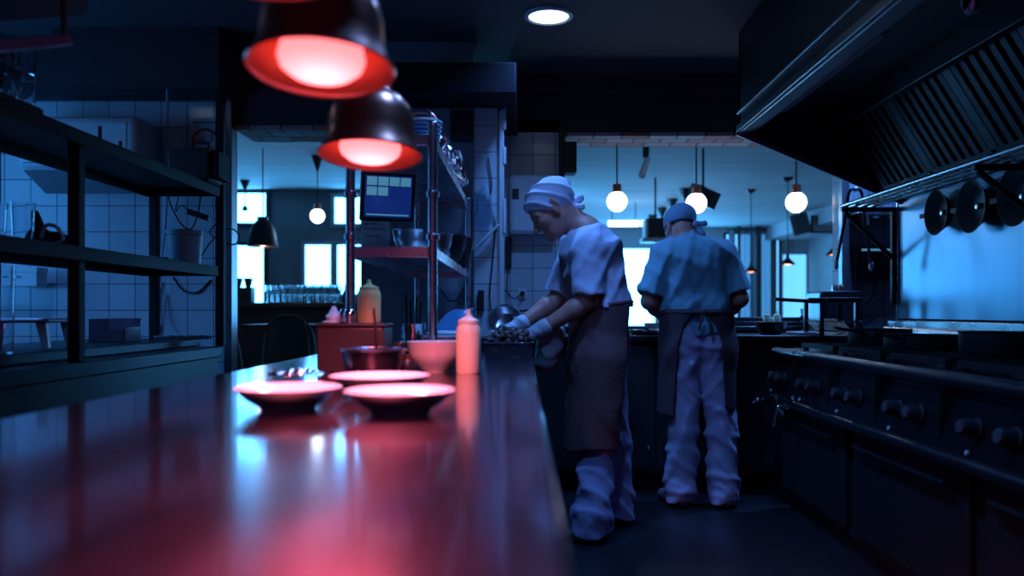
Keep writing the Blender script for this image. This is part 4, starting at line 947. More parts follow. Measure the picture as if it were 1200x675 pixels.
# foil ladle and napkin block on the left of the plates
t = thing('foil_tray', 'crumpled shiny foil piece lying at the left edge behind the plates', 'foil', on_counter(352, 2.36))
b = MB(); rs = random.Random(3)
b.sheet(lambda u, v: ((u - 0.5) * 0.16, (v - 0.5) * 0.10, 0.012 + 0.012 * rs.random() + 0.016 * math.sin(math.pi * u) * math.sin(math.pi * v)), 16, 10, 0.001); b.obj('foil_sheet', M['foil'], t, smooth=None)
o = MB().bb((-0.022, -0.02, 0), (0.022, 0.02, 0.018)).obj('butter_dish', M['white_plastic'], loc=on_counter(366, 2.12), bevel=0.004); tag(o, 'small white rectangular dish between the foil and the plates', 'dish')
# bag and white tub behind the pink bottle
t = thing('plastic_tub', 'white tub behind the pink squeeze bottle, half under the blue plastic bag', 'tub', on_counter(522, 3.46))
MB().lathe([(0, 0), (0.065, 0), (0.078, 0.10), (0.081, 0.104), (0.076, 0.104), (0.063, 0.005), (0, 0.005)], 36).obj('tub_body', M['white_plastic'], t, smooth=60)
MB().lathe([(0, 0.100), (0.080, 0.100), (0.083, 0.104), (0.080, 0.112), (0.05, 0.118), (0, 0.12)], 36).obj('lid', M['white_plastic'], t, smooth=60)
v = Vol((-0.5, 3.4, 0.9), (-0.05, 3.9, 1.25), 0.006); bb_ = at(535, 378, 3.66)
v.ell((bb_[0] - 0.01, 3.66, 0.985), (0.105, 0.095, 0.085), None, 0.0); v.ell((bb_[0] + 0.02, 3.66, 1.05), (0.06, 0.06, 0.06), None, 0.05); v.cap((bb_[0] + 0.03, 3.66, 1.08), (bb_[0] + 0.07, 3.66, 1.11), 0.022, 0.010, 0.03)
v.ripple(folds(0.016, [(40, 30, 50), (-60, 50, 20), (30, -60, 40)], 8)); v.cut(lambda X, Y, Z: 0.9015 - Z + 0 * X + 0 * Y)
me = v.mesh('plastic_bag', (bb_[0], 3.66, CT)); o = link_mesh('plastic_bag', me, M['bag'], None, (bb_[0], 3.66, CT), 180); tag(o, 'scrunched blue plastic bag on the pass counter behind the pink bottle', 'bag')

# clear tub heaped with browned chunks, in front of the cook's hands
tubL = Vector(on_counter(597, 3.70)); t = thing('food_tub', 'clear tub heaped with browned chunks under the first cook\'s gloved hands', 'tub', tubL)
b = MB(); wx, wy, hz = 0.105, 0.14, 0.058
b.bb((-wx, -wy, 0.0), (wx, wy, 0.004)).bb((-wx, -wy, 0.004), (-wx + 0.004, wy, hz)).bb((wx - 0.004, -wy, 0.004), (wx, wy, hz)).bb((-wx, -wy, 0.004), (wx, -wy + 0.004, hz)).bb((-wx, wy - 0.004, 0.004), (wx, wy, hz))
b.obj('tub_body', M['crate_clear'], t, bevel=0.002)
r_ = MB()
for s in (-1, 1): r_.bb((s * wx - 0.006, -wy - 0.006, hz), (s * wx + 0.006, wy + 0.006, hz + 0.006)).bb((-wx, s * wy - 0.006, hz), (wx, s * wy + 0.006, hz + 0.006))
r_.obj('rim', M['crate_clear'], t, bevel=0.002)
protos = []
for k in range(5):
    v = Vol((-0.035, -0.035, -0.035), (0.035, 0.035, 0.035), 0.0035); rr = np.random.default_rng(k)
    for _ in range(4): v.ell(rr.normal(0, 0.006, 3), rr.uniform(0.009, 0.016, 3), None, 0.006)
    v.ripple(folds(0.003, [(120, 90, 60), (-70, 110, 90)], k)); protos.append(v.mesh('chunk_shape', (0, 0, 0), 1)); protos[-1].materials.append(M['meat']); protos[-1].polygons.foreach_set('use_smooth', [True] * len(protos[-1].polygons))
rc = random.Random(12); n_ = 0
lay = [(0.024, 4, 5), (0.046, 4, 5), (0.068, 5, 5), (0.088, 4, 4), (0.104, 3, 3), (0.116, 2, 2)]
for z, nx_, ny_ in lay:
    for i in range(nx_):
        for j in range(ny_):
            c = bpy.data.objects.new('browned_chunk', protos[n_ % 5]); COL.objects.link(c); n_ += 1
            spx = 0.041; c.location = tubL + Vector(((i - (nx_ - 1) / 2) * 0.044 + rc.uniform(-.006, .006), (j - (ny_ - 1) / 2) * 0.050 + rc.uniform(-.006, .006), z + rc.uniform(-.003, .003)))
            c.rotation_euler = [rc.uniform(0, 6.2) for _ in range(3)]; sc_ = rc.uniform(0.95, 1.2); c.scale = (sc_, sc_, sc_)
            tag(c, 'small browned chunk of food heaped in the clear tub by the cook\'s gloves', 'food chunk', 'browned chunks in the clear tub')
# tilted pan behind the hands
pl = at(590, 373, 4.30); t = thing('saucepan', 'dark round saucepan lying tilted toward the camera behind the cook\'s hands', 'pan', (pl[0], 4.36, CT))
Mx = Matrix.Translation((0, 0, 0.155)) @ Matrix.Rotation(R(62), 4, 'X') @ Matrix.Rotation(R(-14), 4, 'Y')
MB().lathe([(0, -0.07), (0.06, -0.069), (0.074, -0.058), (0.090, -0.008), (0.093, 0.0), (0.088, 0.0), (0.070, -0.054), (0.058, -0.064), (0, -0.065)], 40, Mx).obj('pan_body', M['steel'], t, smooth=60)
MB().lathe([(0.091, -0.004), (0.097, 0.0), (0.091, 0.005), (0.086, 0.0)], 40, Mx).obj('rim', M['steel'], t, smooth=60)
MB().bar((0.07, 0.02, 0.20), (0.20, 0.06, 0.215), 0.022, 0.010).obj('handle', M['black_iron'], t)
t = thing('prep_tray', 'dark steel tray on the pass counter under the tilted saucepan', 'tray', (pl[0], 4.36, CT))
MB().bb((-0.15, -0.12, 0), (0.15, 0.12, 0.006)).bb((-0.15, -0.12, 0), (-0.144, 0.12, 0.055)).bb((0.144, -0.12, 0), (0.15, 0.12, 0.055)).bb((-0.15, -0.12, 0), (0.15, -0.114, 0.055)).bb((-0.15, 0.114, 0), (0.15, 0.12, 0.055)).obj('tray_body', M['steel_dark'], t)
# paper bag hanging over the side of the counter
v = Vol((0.0, 3.7, 0.6), (0.4, 4.3, 1.1), 0.006)
hb = at(648, 405, 4.0)
v.cap((0.112, 3.98, 0.86), (0.135, 3.98, 1.0), 0.058, 0.066, 0.02, fy=1.4); v.ripple(folds(0.009, [(40, 30, 50), (-50, 40, 20), (20, -60, 40)], 18))
v.cut(lambda X, Y, Z: np.maximum(0.046 - X, Z - 1.03 - 0.012 * np.sin(60 * Y + 40 * X)) + 0 * Y)
me = v.mesh('paper_bag', (hb[0], 4.04, 0.76)); o = link_mesh('paper_bag', me, M['paper_bag'], None, (hb[0], 4.04, 0.76), 180); tag(o, 'pale crumpled bag at the counter edge between the gloved hands and the brown apron', 'bag')

# ------------------------------------------------------------------ on and around the gantry rack
t = thing('till_screen', 'tilted till screen with a blue display hanging under the upper rack shelf', 'screen', at(455, 231, 3.42))
Ms = Matrix.Rotation(R(20), 4, 'Z') @ Matrix.Rotation(R(15), 4, 'X')
def tb(b, lo, hi):
    c = [(a + d) / 2 for a, d in zip(lo, hi)]; return b.box(Ms @ Vector(c), [d - a for a, d in zip(lo, hi)], Ms.to_3x3())
tb(MB(), (-0.115, 0.0, -0.105), (0.115, 0.03, 0.098)).obj('casing', M['black'], t, bevel=0.005)
d = tb(MB(), (-0.098, -0.004, -0.085), (0.098, 0.001, 0.088)).obj('display', M['screen'], t)
for r in range(2):
    for c in range(4 if r == 0 else 2):
        tb(MB(), (-0.092 + c * 0.047, -0.006, 0.048 - r * 0.042), (-0.050 + c * 0.047, -0.0045, 0.084 - r * 0.042)).obj('key', M['screen_key'], d)
tb(MB(), (-0.09, -0.006, -0.078), (0.09, -0.0045, -0.072)).obj('status_bar', M['screen_key'], d)
MB().tube(bez([(0, 0.03, 0.02), (0.0, 0.08, 0.06), (0, 0.10, 0.10)]), 0.012, 10).obj('arm', M['black'], t)
MB().tube(bez([(0.02, 0.02, -0.11), (0.05, 0.02, -0.16), (0.03, 0.05, -0.20), (0.08, 0.04, -0.23)]), 0.003, 6).obj('cable', M['cable'], t)
def nest_bowl(loc, r, h, m, label, name='steel_bowl', group=None):
    o = MB().lathe([(0, 0.002), (0.4 * r, 0.0), (0.72 * r, 0.16 * h), (0.93 * r, 0.6 * h), (r, h), (1.04 * r, h + 0.002), (1.04 * r, h + 0.005), (0.98 * r, h + 0.003), (0.90 * r, 0.6 * h), (0.69 * r, 0.18 * h), (0.4 * r, 0.006), (0, 0.006)], 40).obj(name, M[m], loc=loc, smooth=60)
    return tag(o, label, 'bowl', group)
zs = CT + 0.425
nest_bowl((at(484, 0, 3.15)[0], 3.15, zs), 0.078, 0.085, 'steel', 'polished steel bowl at the front of the lower rack shelf')
nest_bowl((at(503, 0, 3.48)[0], 3.48, zs), 0.10, 0.10, 'steel', 'polished steel bowl second from the front on the lower rack shelf')
nest_bowl((at(520, 0, 3.85)[0], 3.85, zs), 0.11, 0.13, 'steel_dark', 'deep dark steel bowl third along the lower rack shelf')
def bucket(loc, r, h, label):
    t = thing('steel_bucket', label, 'bucket', loc); MB().lathe([(0, 0), (r * 0.78, 0), (r, h), (r * 1.04, h + 0.004), (r * 0.97, h + 0.002), (r * 0.75, 0.004), (0, 0.004)], 32).obj('bucket_body', M['steel_dark'], t, smooth=60)
    MB().tube(bez([(-r, 0, h - 0.01), (-r * 0.8, -0.03, h * 0.6), (0, -r * 1.0, h * 0.42), (r * 0.8, -0.03, h * 0.6), (r, 0, h - 0.01)]), 0.003, 6).obj('handle', M['steel'], t)
bucket((at(533, 0, 4.2)[0], 4.2, zs), 0.10, 0.15, 'dark steel bucket near the back end of the lower rack shelf')
zu = CT + 0.82
# coil of hose, foil roll pile and boxes on the upper shelf
t = thing('hose_coil', 'coil of pale blue plastic tubing on the front of the upper rack shelf', 'tubing', (at(494, 0, 2.98)[0], 2.98, zu + 0.004))
for k in range(5):
    MB().tube([(0.062 * math.cos(a) + 0.002 * k, 0.062 * math.sin(a), 0.008 + k * 0.015) for a in np.linspace(0, 2 * math.pi, 33)[:-1]], 0.0075, 8, True).obj('loop', M['bag'] if k < 4 else M['cable_white'], t)
MB().tube(bez([(-0.05, 0, 0.085), (-0.02, 0.01, 0.11), (0.03, 0, 0.105), (0.06, 0, 0.07)]), 0.007, 8).obj('tube_end', M['copper'], t)
t = thing('foil_bundle', 'long heap of crumpled foil along the right edge of the upper rack shelf', 'foil', (at(530, 0, 3.7)[0] - 0.03, 3.75, zu + 0.006))
v = Vol((-0.09, -0.65, -0.02), (0.09, 0.65, 0.16), 0.008); rr = np.random.default_rng(2)
for k in range(12): v.ell((rr.uniform(-.02, .02), -0.5 + k * 0.09, 0.04 + rr.uniform(0, .03)), rr.uniform(0.035, 0.06, 3), None, 0.02)
v.ripple(folds(0.018, [(60, 40, 50), (-50, 60, 30), (80, -30, 40)], 3)); v.cut(lambda X, Y, Z: -Z + 0 * X + 0 * Y)
link_mesh('foil_sheet', v.mesh('foil_sheet', (0, 0, 0), 0), M['foil'], t, smooth=20)
def carton(loc, d, label, m='white_box', name='cardboard_box', rz=0.0):
    t = thing(name, label, 'box', loc, rz); x, y, z = d
    MB().bb((-x / 2, -y / 2, 0), (x / 2, y / 2, z - 0.012)).obj('box_body', M[m], t, bevel=0.003)
    MB().bb((-x / 2 - 0.003, -y / 2 - 0.003, z - 0.03), (x / 2 + 0.003, y / 2 + 0.003, z)).obj('lid', M[m], t, bevel=0.002)
    MB().bb((-x * 0.35, -y / 2 - 0.004, z * 0.45), (x * 0.1, -y / 2 - 0.0005, z * 0.55)).obj('tape', M['grey_plastic'], t)
    return t
carton((at(541, 0, 4.45)[0] - 0.085, 4.45, zu + 0.004), (0.16, 0.2, 0.24), 'white box on the back end of the upper rack shelf', name='storage_box')
carton((at(508, 0, 4.15)[0] - 0.04, 4.15, zu + 0.004), (0.2, 0.25, 0.13), 'grey box behind the heat lamp on the upper rack shelf', 'grey_plastic', 'storage_box')

# wall things between rack and column
def wall_box(name, lo, hi, m, label, cat, extra=None, bevel=0.01):
    c = ((lo[0] + hi[0]) / 2, (lo[1] + hi[1]) / 2, lo[2]); t = thing(name, label, cat, c)
    MB().bb([a - b for a, b in zip(lo, c)], [a - b for a, b in zip(hi, c)]).obj('casing', M[m], t, bevel=bevel, seg=3)
    if extra: extra(t)
    return t
p0, p1 = at(528, 165, 4.7), at(557, 131, 4.7)
def grill(t):
    b = MB()
    for k in range(6): b.bb((-0.055, -0.062, 0.03 + k * 0.02), (0.055, -0.058, 0.038 + k * 0.02))
    b.obj('grille', M['rubber'], t)
wall_box('wall_speaker', (p0[0], 4.64, p0[2]), (p1[0] - 0.02, 4.75, p1[2]), 'black', 'black box speaker high on the wall left of the tiled column', 'speaker', grill)
# paper note with handwriting
n0 = at(440, 278, 4.745); t = thing('paper_note', 'white sheet with lines of handwriting pinned on the wall below the till screen', 'note', n0)
MB().bb((-0.085, -0.003, -0.125), (0.085, 0.004, 0.125)).obj('sheet', M['paper'], t)
rw = random.Random(5); pen = MB()
for ln, (z, x0, n) in enumerate(((0.075, -0.065, 7), (0.045, -0.07, 9), (0.005, -0.065, 8), (-0.075, -0.07, 11), (-0.105, -0.06, 8))):
    x = x0
    for k in range(n):
        P = [(x, -0.004, z)]
        for s in range(3): P.append((x + 0.003 * (s + 1), -0.004, z + rw.choice((-0.006, 0.007, 0.011, 0.0))))
        pen.tube(P, 0.0011, 4); x += 0.013 if rw.random() > 0.2 else 0.02
pen.obj('handwriting', M['ink'], t)
# papers, dispenser, trunking, cables on the tiled column and tile wall
o = wall_box('paper_towel_dispenser', (at(597, 0, 5.4)[0], 5.385, at(0, 275, 5.45)[2]), (at(649, 0, 5.4)[0], 5.50, at(0, 206, 5.45)[2]), 'white_plastic', 'white rounded paper towel dispenser on the tiles behind the first cook\'s head', 'dispenser',
             lambda t: (MB().bb((-0.13, -0.062, 0.23), (-0.085, -0.056, 0.30)).obj('sight_window', M['black'], t, bevel=0.002), MB().bb((-0.14, -0.06, -0.004), (0.14, -0.01, 0.02)).obj('paper_slot', M['grey_plastic'], t, bevel=0.003)), bevel=0.03)
t = thing('cable_trunking', 'white vertical cable trunking running down the corner of the tiled column', 'trunking', (at(588, 0, 4.72)[0], 4.68, 1.0))
MB().bb((-0.012, -0.004, -0.05), (0.014, 0.02, 1.26)).obj('duct', M['white_plastic'], t, bevel=0.003)
for z, h in ((0.95, 0.10), (0.55, 0.2), (1.15, 0.12)): MB().bb((0.008, -0.010, z), (0.026, 0.02, z + h)).obj('junction', M['white_plastic'], t, bevel=0.003)
t = thing('wall_lamp_slat', 'white slat fixed at a slant across the tiled column', 'batten', at(571, 278, 4.66))
MB().bar((-0.075, 0.0, -0.07), (0.07, 0.0, 0.075), 0.012, 0.035, (0, 1, 0)).obj('slat', M['white_plastic'], t, bevel=0.002)
MB().cyl((0.05, 0, 0.055), (0.05, 0.04, 0.055), 0.008).obj('peg', M['steel'], t)
v = Vol((-0.42, 4.55, 1.5), (-0.15, 4.72, 1.85), 0.006); c = at(566, 246, 4.66)
v.ell((c[0], 4.672, c[2]), (0.062, 0.025, 0.12), None, 0); v.cap((c[0], 4.68, c[2] + 0.08), (c[0] + 0.01, 4.685, c[2] + 0.16), 0.03, 0.008, 0.03); v.ripple(folds(0.010, [(60, 40, 30), (-50, 20, 50)], 5)); v.cut(lambda X, Y, Z: Y - 4.698 + 0 * X + 0 * Z)
me = v.mesh('hanging_bag', tuple(c)); o = link_mesh('hanging_bag', me, M['film'], None, tuple(c), 180); tag(o, 'see-through plastic bag hanging on the tiled column above the slanted slat', 'bag')
def cable(name, pts, r, m, label, cat='cable'):
    L0 = Vector(pts[0]); o = MB().tube(bez([Vector(p) - L0 for p in pts]), r, 6).obj(name, M[m], loc=L0); return tag(o, label, cat)
cable('power_cable', [at(572, 185, 4.69), at(576, 215, 4.69), at(574, 240, 4.69), at(580, 262, 4.69), at(578, 300, 4.69), at(574, 345, 4.69), at(577, 372, 4.69)], 0.004, 'cable', 'black cable running down the face of the tiled column')
cable('power_cable', [at(548, 240, 4.66), at(556, 252, 4.64), at(560, 240, 4.64), at(556, 225, 4.66)], 0.003, 'cable', 'small black cable loop at the rear corner of the upper rack shelf')
cable('power_cable', [at(516, 338, 4.70), at(524, 350, 4.69), at(534, 352, 4.69), at(543, 338, 4.69), at(548, 325, 4.69)], 0.004, 'cable', 'black cable drooping under the lower rack shelf against the wall')
wall_box('plug_adapter', (at(560, 0, 4.66)[0], 4.655, at(0, 364, 4.66)[2]), (at(567, 0, 4.66)[0], 4.70, at(0, 340, 4.66)[2]), 'black', 'slim black plug adapter at the foot of the tiled column', 'adapter', bevel=0.004)
t = thing('wall_socket', 'small wall socket with a plug on the tiles left of the first cook\'s arm', 'socket', at(612, 344, 5.495))
MB().bb((-0.03, -0.006, -0.035), (0.03, 0.004, 0.035)).obj('plate', M['white_plastic'], t, bevel=0.002); MB().cyl((0, -0.03, 0), (0, -0.004, 0), 0.017, n=16).obj('plug', M['black'], t)
cable('power_cable', [at(611, 345, 5.45), at(602, 350, 5.44), at(594, 342, 5.46), at(590, 340, 5.47)], 0.005, 'cable', 'black flex looping from the wall socket toward the column')
t = thing('switch_box', 'dark switch box beside the column under the towel dispenser', 'switch', at(596, 305, 5.49)); MB().bb((-0.02, -0.03, -0.05), (0.02, 0.005, 0.16)).obj('casing', M['black'], t, bevel=0.004); MB().tube(bez([(0, -0.02, -0.05), (-0.01, -0.03, -0.15), (0.0, -0.02, -0.26)]), 0.004, 6).obj('flex', M['cable'], t)
p0, p1 = at(661, 200, 5.4), at(675, 163, 5.4)
wall_box('opening_speaker', (p0[0], 5.47, p0[2]), (p1[0] + 0.01, 5.60, p1[2]), 'black', 'small black box at the top left corner of the wide serving opening', 'box', bevel=0.004)

# ------------------------------------------------------------------ on the shelf unit and bench at the left
ZT, ZM, ZB = 0.915 + 0.841, 0.915 + 0.421, 0.955
p0, p1 = at(48, 206, 4.72), at(186, 146, 4.72)
t = wall_box('wall_heater', (p0[0], 4.48, p0[2]), (p1[0], 4.75, p1[2]), 'white_plastic', 'large white rounded wall unit on the left tiles behind the upper shelf', 'wall unit',
         lambda t: MB().bb((0.27, -0.137, 0.04), (0.275, -0.1345, 0.26)).bb((-0.3, -0.137, 0.03), (0.3, -0.1345, 0.035)).obj('seam', M['grey_plastic'], t), bevel=0.05)
MB().prism([(-4.70 + 4.615, 0.0), (0.13, -0.10), (0.13, 0.0)], 'x', -0.33, 0.30).obj('lower_vent', M['grey_plastic'], t)
t = thing('black_device', 'black box with a carrying handle on the end of the upper left shelf', 'device', (at(233, 0, 4.15)[0], 4.15, ZT - 0.005))
MB().bb((-0.115, -0.10, 0.012), (0.085, 0.10, 0.17)).obj('casing', M['black'], t, bevel=0.006); MB().bb((0.085, -0.08, 0.02), (0.13, 0.09, 0.16)).obj('side_pack', M['rubber'], t, bevel=0.008)
MB().bb((-0.105, -0.103, 0.02), (-0.088, -0.0995, 0.055)).obj('label_sticker', M['white_plastic'], t)
for x in (-0.1, 0.07): MB().bb((x - 0.01, -0.08, 0.0), (x + 0.01, 0.08, 0.014)).obj('foot', M['rubber'], t)
MB().tube(bez([(-0.02, 0, 0.165), (-0.03, 0, 0.20), (0.01, 0, 0.225), (0.05, 0, 0.20), (0.045, 0, 0.165)]), 0.004, 6).obj('handle', M['cable'], t)
MB().tube(bez([(-0.11, 0.04, 0.13), (-0.14, 0.04, 0.14), (-0.15, 0.06, 0.09), (-0.14, 0.08, 0.03), (-0.15, 0.09, -0.03)]), 0.004, 6).obj('flex', M['cable'], t)
# no-smoking sign
sg = at(241, 158, 4.745); t = thing('no_smoking_sign', 'white no-smoking sign with a red crossed ring on the left tiles', 'sign', sg)
MB().bb((-0.09, -0.004, -0.10), (0.09, 0.003, 0.095)).obj('sign_board', M['paper'], t)
MB().tube([(0.075 * math.cos(a), -0.005, -0.045 + 0.075 * math.sin(a)) for a in np.linspace(0, 2 * math.pi, 41)[:-1]], 0.0075, 6, True).bar((-0.053, -0.006, 0.008), (0.053, -0.006, -0.098), 0.003, 0.013, (0, 1, 0)).obj('red_ring', M['sign_red'], t)
MB().bar((-0.045, -0.0045, -0.05), (0.03, -0.0045, -0.05), 0.002, 0.010, (0, 0, 1)).tube(bez([(0.03, -0.0045, -0.04), (0.045, -0.0045, -0.025), (0.03, -0.0045, -0.012), (0.045, -0.0045, 0.004)]), 0.003, 5).obj('cigarette', M['ink'], t)
lt = MB()
for k in range(15): lt.bb((-0.07 + k * 0.0095, -0.0055, 0.066 + (k % 3) * 0.001), (-0.064 + k * 0.0095, -0.0035, 0.076))
lt.obj('lettering', M['ink'], t)
# lids and pans on the upper shelf
def pan_lid(x, Y, r, z, label):
    t = thing('domed_cover', label, 'cover', (at(x, 0, Y)[0], Y, z)); MB().lathe([(0, 0.05), (0.3 * r, 0.048), (0.75 * r, 0.034), (0.97 * r, 0.008), (r, 0.0), (0.94 * r, 0.003), (0, 0.01)], 32).obj('dome', M['black_iron'], t, smooth=60)
    MB().lathe([(0, 0.105), (0.007, 0.105), (0.008, 0.05), (0, 0.05)], 12).obj('knob', M['black'], t)
pan_lid(117, 3.33, 0.055, ZT, 'domed dark lid with a tall knob on the upper left shelf')
pan_lid(141, 3.62, 0.050, ZT, 'dark lid second along the upper left shelf')
o = MB().lathe([(0, 0.0), (0.03, 0), (0.055, 0.018), (0.058, 0.022), (0.028, 0.005), (0, 0.004)], 28).obj('small_dish', M['black_iron'], loc=(at(156, 0, 3.8)[0], 3.8, ZT)); tag(o, 'small dark dish beside the lids on the upper left shelf', 'dish')
def tumbler(loc, r, h, label, group, m='glass'):
    o = MB().lathe([(0, 0), (r * 0.82, 0), (r, h), (r * 0.93, h), (r * 0.76, 0.008), (0, 0.008)], 20).obj('drinking_glass', M[m], loc=loc, smooth=50)
    return tag(o, label, 'glass', group)
g0 = None
GT = 'clear drinking glass among those stacked on the upper left shelf at the picture edge'
for ix in range(2):
    for iy in range(5):
        for iz in range(2):
            loc = (-1.70 - ix * 0.085, 2.42 + iy * 0.085, ZT + 0.045 + iz * 0.10)
            if g0 is None: g0 = tumbler(loc, 0.037, 0.09, GT, 'glasses in the rack on the upper left shelf')
            else: dup(g0, loc)
t = thing('glass_crate', 'clear plastic tray under the stacked glasses on the upper left shelf', 'tray', (-1.76, 2.57, ZT))
MB().bb((-0.10, -0.23, 0), (0.10, 0.23, 0.006)).bb((-0.10, -0.23, 0.0), (-0.094, 0.23, 0.04)).bb((0.094, -0.23, 0.0), (0.10, 0.23, 0.04)).bb((-0.1, 0.224, 0), (0.1, 0.23, 0.04)).bb((-0.1, -0.23, 0), (0.1, -0.224, 0.04)).bb((-0.095, -0.22, 0.039), (0.095, 0.22, 0.044)).obj('tray_body', M['crate_clear'], t)
MB().bb((-0.095, -0.22, 0.044 + 0.0920), (0.095, 0.22, 0.044 + 0.1000)).obj('divider', M['crate_clear'], t)
# lower shelf: mixer, tubs, jars, papers
t = thing('stand_mixer', 'dark hand mixer with a white loop handle on the lower left shelf', 'mixer', (at(58, 0, 2.98)[0] - 0.0, 2.98, ZM))
v = Vol((-0.12, -0.12, -0.01), (0.14, 0.12, 0.16), 0.005); v.cap((-0.05, 0, 0.03), (0.04, 0, 0.025), 0.035, 0.030, 0.02); v.cap((-0.03, 0, 0.04), (-0.05, 0, 0.125), 0.024, 0.012, 0.02); v.cut(lambda X, Y, Z: -Z + 0 * X + 0 * Y)
v.obj('mixer_body', M['black'], t, (0, 0, 0)); MB().tube(bez([(-0.01, -0.035, 0.03), (0.01, -0.04, 0.075), (0.05, -0.04, 0.07), (0.07, -0.035, 0.03), (0.05, -0.035, 0.012)]), 0.007, 8).obj('handle', M['white_plastic'], t)
def tub(loc, r, h, m, label, cat='tub'):
    t = thing('plastic_container', label, cat, loc); MB().lathe([(0, 0), (r * 0.88, 0), (r, h), (r * 1.03, h), (r * 1.03, h + 0.004), (r * 0.96, h), (r * 0.85, 0.004), (0, 0.004)], 36).obj('container_body', M[m], t, smooth=50)
    MB().lathe([(r * 0.99, h - 0.02), (r * 1.05, h - 0.018), (r * 1.05, h + 0.005), (r * 0.98, h + 0.004)], 36).obj('rim', M[m], t, smooth=50); return t
tub((at(216, 0, 4.08)[0], 4.08, ZM), 0.088, 0.165, 'grey_plastic', 'grey plastic container at the right end of the lower left shelf')
GJ = 'clear jar on the lower left shelf near the picture edge'
j0 = None
for k in range(8):
    loc = (-1.88 + (k % 2) * 0.10, 2.42 + (k // 2) * 0.11 + (0.13 if k > 5 else 0), ZM + 0.0)
    if j0 is None: j0 = tumbler(loc, 0.04, 0.15, GJ, 'jars on the lower left shelf')
    else: dup(j0, loc)
o = MB().sheet(lambda u, v: ((u - 0.5) * 0.16, (v - 0.5) * 0.24, 0.010 + 0.006 * math.sin(5 * u + 3 * v)), 10, 10, 0.0008).obj('paper_sheet', M['paper'], loc=(at(150, 0, 3.6)[0], 3.6, ZM))
tag(o, 'loose pale paper lying on the middle of the lower left shelf', 'paper')
o = MB().tube([(-0.06, 0.02, 0.012), (0.07, -0.03, 0.012)], 0.012, 10).obj('marker_pen', M['black'], loc=(at(182, 0, 3.9)[0], 3.9, ZM)); tag(o, 'dark marker lying on the lower left shelf beside the paper', 'pen')
# on the bench
t = thing('step_stool', 'low white stool standing on the left end of the work bench', 'stool', (at(25, 0, 3.3)[0], 3.3, ZB))
MB().bb((-0.17, -0.10, 0.10), (0.17, 0.10, 0.118)).obj('seat', M['white_plastic'], t, bevel=0.008)
for sx in (-1, 1):
    for sy in (-1, 1): MB().prism([(sx * 0.155, 0.10), (sx * 0.115, 0.10), (sx * 0.14, 0.0), (sx * 0.165, 0.0)], 'y', sy * 0.085 - 0.01, sy * 0.085 + 0.01).obj('leg', M['white_plastic'], t)
G3 = 'upturned clear glass stacked under the lower left shelf at the picture edge'
t3 = None
for k in range(6):
    loc = (-1.86 + (k % 2) * 0.09, 2.55 + (k // 2) * 0.10, ZB)
    if t3 is None: t3 = tumbler(loc, 0.04, 0.30, G3, 'glasses below the lower left shelf')
    else: dup(t3, loc)
t = thing('acrylic_box', 'low see-through acrylic box standing on the work bench near its middle', 'box', (at(135, 0, 3.9)[0], 3.9, ZB))
MB().bb((-0.085, -0.08, 0), (0.085, 0.08, 0.004)).bb((-0.085, -0.08, 0), (-0.081, 0.08, 0.11)).bb((0.081, -0.08, 0), (0.085, 0.08, 0.07)).bb((-0.085, 0.076, 0), (0.085, 0.08, 0.11)).bb((-0.085, -0.08, 0), (0.085, -0.076, 0.06)).obj('box_body', M['crate_clear'], t)
MB().bb((-0.087, 0.078, 0.105), (0.087, 0.082, 0.112)).obj('rim', M['grey_plastic'], t)
o = carton((at(20, 0, 4.55)[0], 4.6, 1.24), (0.22, 0.1, 0.11), 'blue-white box on the tiled wall behind the left shelves', 'white_plastic', 'wall_cabinet')
t = thing('power_strip', 'long steel strip of sockets along the back of the work bench ledge', 'power strip', (at(213, 0, 4.2)[0], 4.25, ZB))
MB().bb((-0.16, -0.02, 0), (0.13, 0.02, 0.018)).obj('strip_body', M['steel_shelf'], t, bevel=0.003)
for k in range(5): MB().cyl((-0.13 + k * 0.055, 0, 0.017), (-0.13 + k * 0.055, 0, 0.02), 0.016, n=14).obj('socket', M['black'], t)
cable('power_cable', [at(196, 80, 4.60), at(196, 118, 4.60), at(196, 160, 4.62), at(196, 210, 4.66), at(193, 270, 4.70), at(186, 330, 4.70), at(183, 385, 4.70)], 0.007, 'cable_white', 'pale conduit running down the left tiles behind the shelves', 'conduit')
cable('power_cable', [at(196, 222, 4.2), at(200, 240, 4.2), at(212, 262, 4.22), at(224, 268, 4.22), at(232, 250, 4.2), at(236, 222, 4.2)], 0.004, 'cable', 'black cable hanging in loops under the upper left shelf')
cable('power_cable', [at(236, 300, 4.6), at(250, 280, 4.58), at(268, 268, 4.55), at(280, 275, 4.52), at(276, 286, 4.52), at(262, 284, 4.54), at(246, 272, 4.58), at(262, 252, 4.6), at(262, 225, 4.62)], 0.004, 'cable', 'tangled black cable looping past the corner post of the left tiles')
cable('power_cable', [at(203, 325, 4.745), at(215, 340, 4.74), at(232, 342, 4.74), at(247, 328, 4.745)], 0.005, 'cable', 'black cable sagging below the lower left shelf')
cable('power_cable', [at(190, 330, 4.745), at(184, 360, 4.74), at(183, 390, 4.74), at(190, 375, 4.74), at(195, 345, 4.745), at(200, 378, 4.74), at(208, 390, 4.74)], 0.004, 'cable_white', 'pale cable hanging behind the bench in a narrow loop')
t = thing('cable_adapter', 'small black adapter hanging on a cable under the upper left shelf', 'adapter', at(233, 252, 4.2)); MB().bar((-0.055, 0, 0.018), (0.055, 0, -0.018), 0.04, 0.03).obj('casing', M['black'], t, bevel=0.004); MB().tube(bez([(-0.05, 0, 0.015), (-0.09, 0, 0.05), (-0.12, 0, 0.02), (-0.10, 0.0, 0.112)]), 0.003, 6).obj('flex', M['cable'], t)
